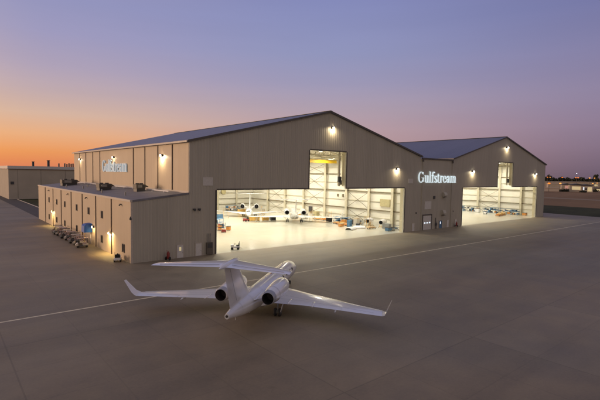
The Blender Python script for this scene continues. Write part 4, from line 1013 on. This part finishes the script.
# ------------------------------------------------------------------ world: dusk sky
wd = bpy.data.worlds.new('World'); scn.world = wd; wd.use_nodes = True
nt = wd.node_tree; N = nt.nodes; L = nt.links; bg = N['Background']
tc = N.new('ShaderNodeTexCoord'); nrm = N.new('ShaderNodeVectorMath'); nrm.operation = 'NORMALIZE'; L.new(tc.outputs['Generated'], nrm.inputs[0])
sp = N.new('ShaderNodeSeparateXYZ'); L.new(nrm.outputs[0], sp.inputs[0])
def srgb(c): return tuple((x/255/12.92 if x/255 <= .04045 else ((x/255+.055)/1.055)**2.4) for x in c)
def ramp(stops):
    r = N.new('ShaderNodeValToRGB'); e = r.color_ramp.elements
    e[0].position = stops[0][0]; e[0].color = (*srgb(stops[0][1]),1); e[1].position = stops[-1][0]; e[1].color = (*srgb(stops[-1][1]),1)
    for p_, c in stops[1:-1]: x = e.new(p_); x.color = (*srgb(c),1)
    L.new(zc.outputs[0], r.inputs['Fac']); return r.outputs['Color']
zc = N.new('ShaderNodeMath'); zc.operation = 'MAXIMUM'; zc.inputs[1].default_value = 0; L.new(sp.outputs['Z'], zc.inputs[0])
SUNAZ = R(-42)      # azimuth from +Y, towards -X
hx = N.new('ShaderNodeCombineXYZ'); L.new(sp.outputs['X'], hx.inputs[0]); L.new(sp.outputs['Y'], hx.inputs[1])
hn = N.new('ShaderNodeVectorMath'); hn.operation = 'NORMALIZE'; L.new(hx.outputs[0], hn.inputs[0])
dt = N.new('ShaderNodeVectorMath'); dt.operation = 'DOT_PRODUCT'; dt.inputs[1].default_value = (math.sin(SUNAZ), math.cos(SUNAZ), 0); L.new(hn.outputs[0], dt.inputs[0])
HOT  = ramp([(0,(250,150,85)),(.03,(255,170,90)),(.08,(255,190,120)),(.18,(240,200,165)),(.3,(195,180,185)),(.5,(150,150,180)),(1,(135,132,150))])
GLOW = ramp([(0,(214,124,92)),(.018,(226,138,88)),(.036,(232,152,92)),(.07,(230,172,128)),(.11,(212,178,158)),(.155,(190,168,172)),(.20,(173,160,182)),(.26,(156,152,187)),(.32,(146,147,187)),(.6,(140,138,165)),(1,(135,132,150))])
MIDC = ramp([(0,(165,128,125)),(.05,(182,148,148)),(.10,(184,156,162)),(.145,(174,157,171)),(.20,(155,150,179)),(.26,(144,148,186)),(.37,(130,136,184)),(.6,(128,130,162)),(1,(135,132,150))])
COLD = ramp([(0,(90,80,100)),(.03,(108,94,115)),(.06,(121,105,128)),(.11,(134,118,144)),(.17,(138,127,157)),(.24,(128,123,160)),(.32,(113,115,160)),(.6,(122,122,152)),(1,(135,132,150))])
BACK = ramp([(0,(172,148,128)),(.08,(182,158,138)),(.2,(178,160,148)),(.4,(160,150,150)),(1,(135,132,150))])
def smooth(a, b):
    m = N.new('ShaderNodeMapRange'); m.interpolation_type = 'SMOOTHSTEP'; m.inputs['From Min'].default_value = a; m.inputs['From Max'].default_value = b; L.new(dt.outputs['Value'], m.inputs['Value']); return m.outputs[0]
def mix(f, a, b):
    m = N.new('ShaderNodeMix'); m.data_type = 'RGBA'; L.new(f, m.inputs['Factor']); L.new(a, m.inputs['A']); L.new(b, m.inputs['B']); return m.outputs['Result']
c = mix(smooth(-.60,.12), COLD, MIDC); c = mix(smooth(.05,.66), c, GLOW); c = mix(smooth(.60,1.0), c, HOT)
# brighter sky added behind the camera, out of view, to light the front walls
bd = N.new('ShaderNodeVectorMath'); bd.operation = 'DOT_PRODUCT'; bd.inputs[1].default_value = (-.45,-.89,0); L.new(hn.outputs[0], bd.inputs[0])
bm_ = N.new('ShaderNodeMapRange'); bm_.interpolation_type = 'SMOOTHSTEP'; bm_.inputs['From Min'].default_value = -.25; bm_.inputs['From Max'].default_value = .45; L.new(bd.outputs['Value'], bm_.inputs['Value'])
c = mix(bm_.outputs[0], c, BACK)
sky = N.new('ShaderNodeTexSky'); sky.sky_type = 'NISHITA'; sky.sun_disc = False; sky.sun_elevation = R(1.0); sky.sun_rotation = SUNAZ; sky.altitude = 100
bg2 = N.new('ShaderNodeBackground'); bg2.inputs['Strength'].default_value = .004; L.new(sky.outputs[0], bg2.inputs['Color'])
# faint streaky unevenness of high thin cloud near the horizon
mp = N.new('ShaderNodeMapping'); mp.inputs['Scale'].default_value = (1.5,1.5,22); L.new(nrm.outputs[0], mp.inputs['Vector'])
nz = N.new('ShaderNodeTexNoise'); nz.inputs['Scale'].default_value = 1.6; nz.inputs['Detail'].default_value = 5; L.new(mp.outputs[0], nz.inputs['Vector'])
mr = N.new('ShaderNodeMapRange'); mr.inputs['To Min'].default_value = .965; mr.inputs['To Max'].default_value = 1.035; L.new(nz.outputs['Fac'], mr.inputs['Value'])
vs = N.new('ShaderNodeVectorMath'); vs.operation = 'SCALE'; L.new(c, vs.inputs[0]); L.new(mr.outputs[0], vs.inputs['Scale'])
L.new(vs.outputs[0], bg.inputs['Color']); bg.inputs['Strength'].default_value = 1.02
ad = N.new('ShaderNodeAddShader'); L.new(bg.outputs[0], ad.inputs[0]); L.new(bg2.outputs[0], ad.inputs[1])
L.new(ad.outputs[0], N['World Output'].inputs['Surface'])

sun = bpy.data.lights.new('sun', 'SUN'); sun.energy = 1.9; sun.angle = R(14); sun.color = (1,.66,.42)
so = bpy.data.objects.new('sun', sun); COL.objects.link(so)
el = R(4); dirv = Vector((math.sin(SUNAZ)*math.cos(el), math.cos(SUNAZ)*math.cos(el), math.sin(el)))
so.rotation_euler = dirv.to_track_quat('Z','Y').to_euler(); so.location = (-200,200,100)

# ------------------------------------------------------------------ camera
cam = bpy.data.cameras.new('camera'); co = bpy.data.objects.new('camera', cam); COL.objects.link(co)
yaw, pitch, roll = -.6945, .0587, .0179
fw = Vector((-math.sin(yaw)*math.cos(pitch), math.cos(yaw)*math.cos(pitch), -math.sin(pitch)))
r0 = Vector((math.cos(yaw), math.sin(yaw), 0)); u0 = r0.cross(fw)
rv = r0*math.cos(roll)+u0*math.sin(roll); uv = -r0*math.sin(roll)+u0*math.cos(roll)
co.matrix_world = Matrix(((rv.x,uv.x,-fw.x,-25.82),(rv.y,uv.y,-fw.y,-76.48),(rv.z,uv.z,-fw.z,16.0),(0,0,0,1)))
cam.sensor_width = 36; cam.lens = 438.52/600*36; cam.clip_start = .1; cam.clip_end = 20000
scn.camera = co
scn.render.engine = 'CYCLES'
scn.cycles.max_bounces = 8; scn.cycles.diffuse_bounces = 4; scn.cycles.sample_clamp_indirect = 8
vsn = scn.view_settings; vsn.view_transform = 'Standard'; vsn.look = 'None'; vsn.exposure = 0; vsn.gamma = 1; vsn.use_curve_mapping = False
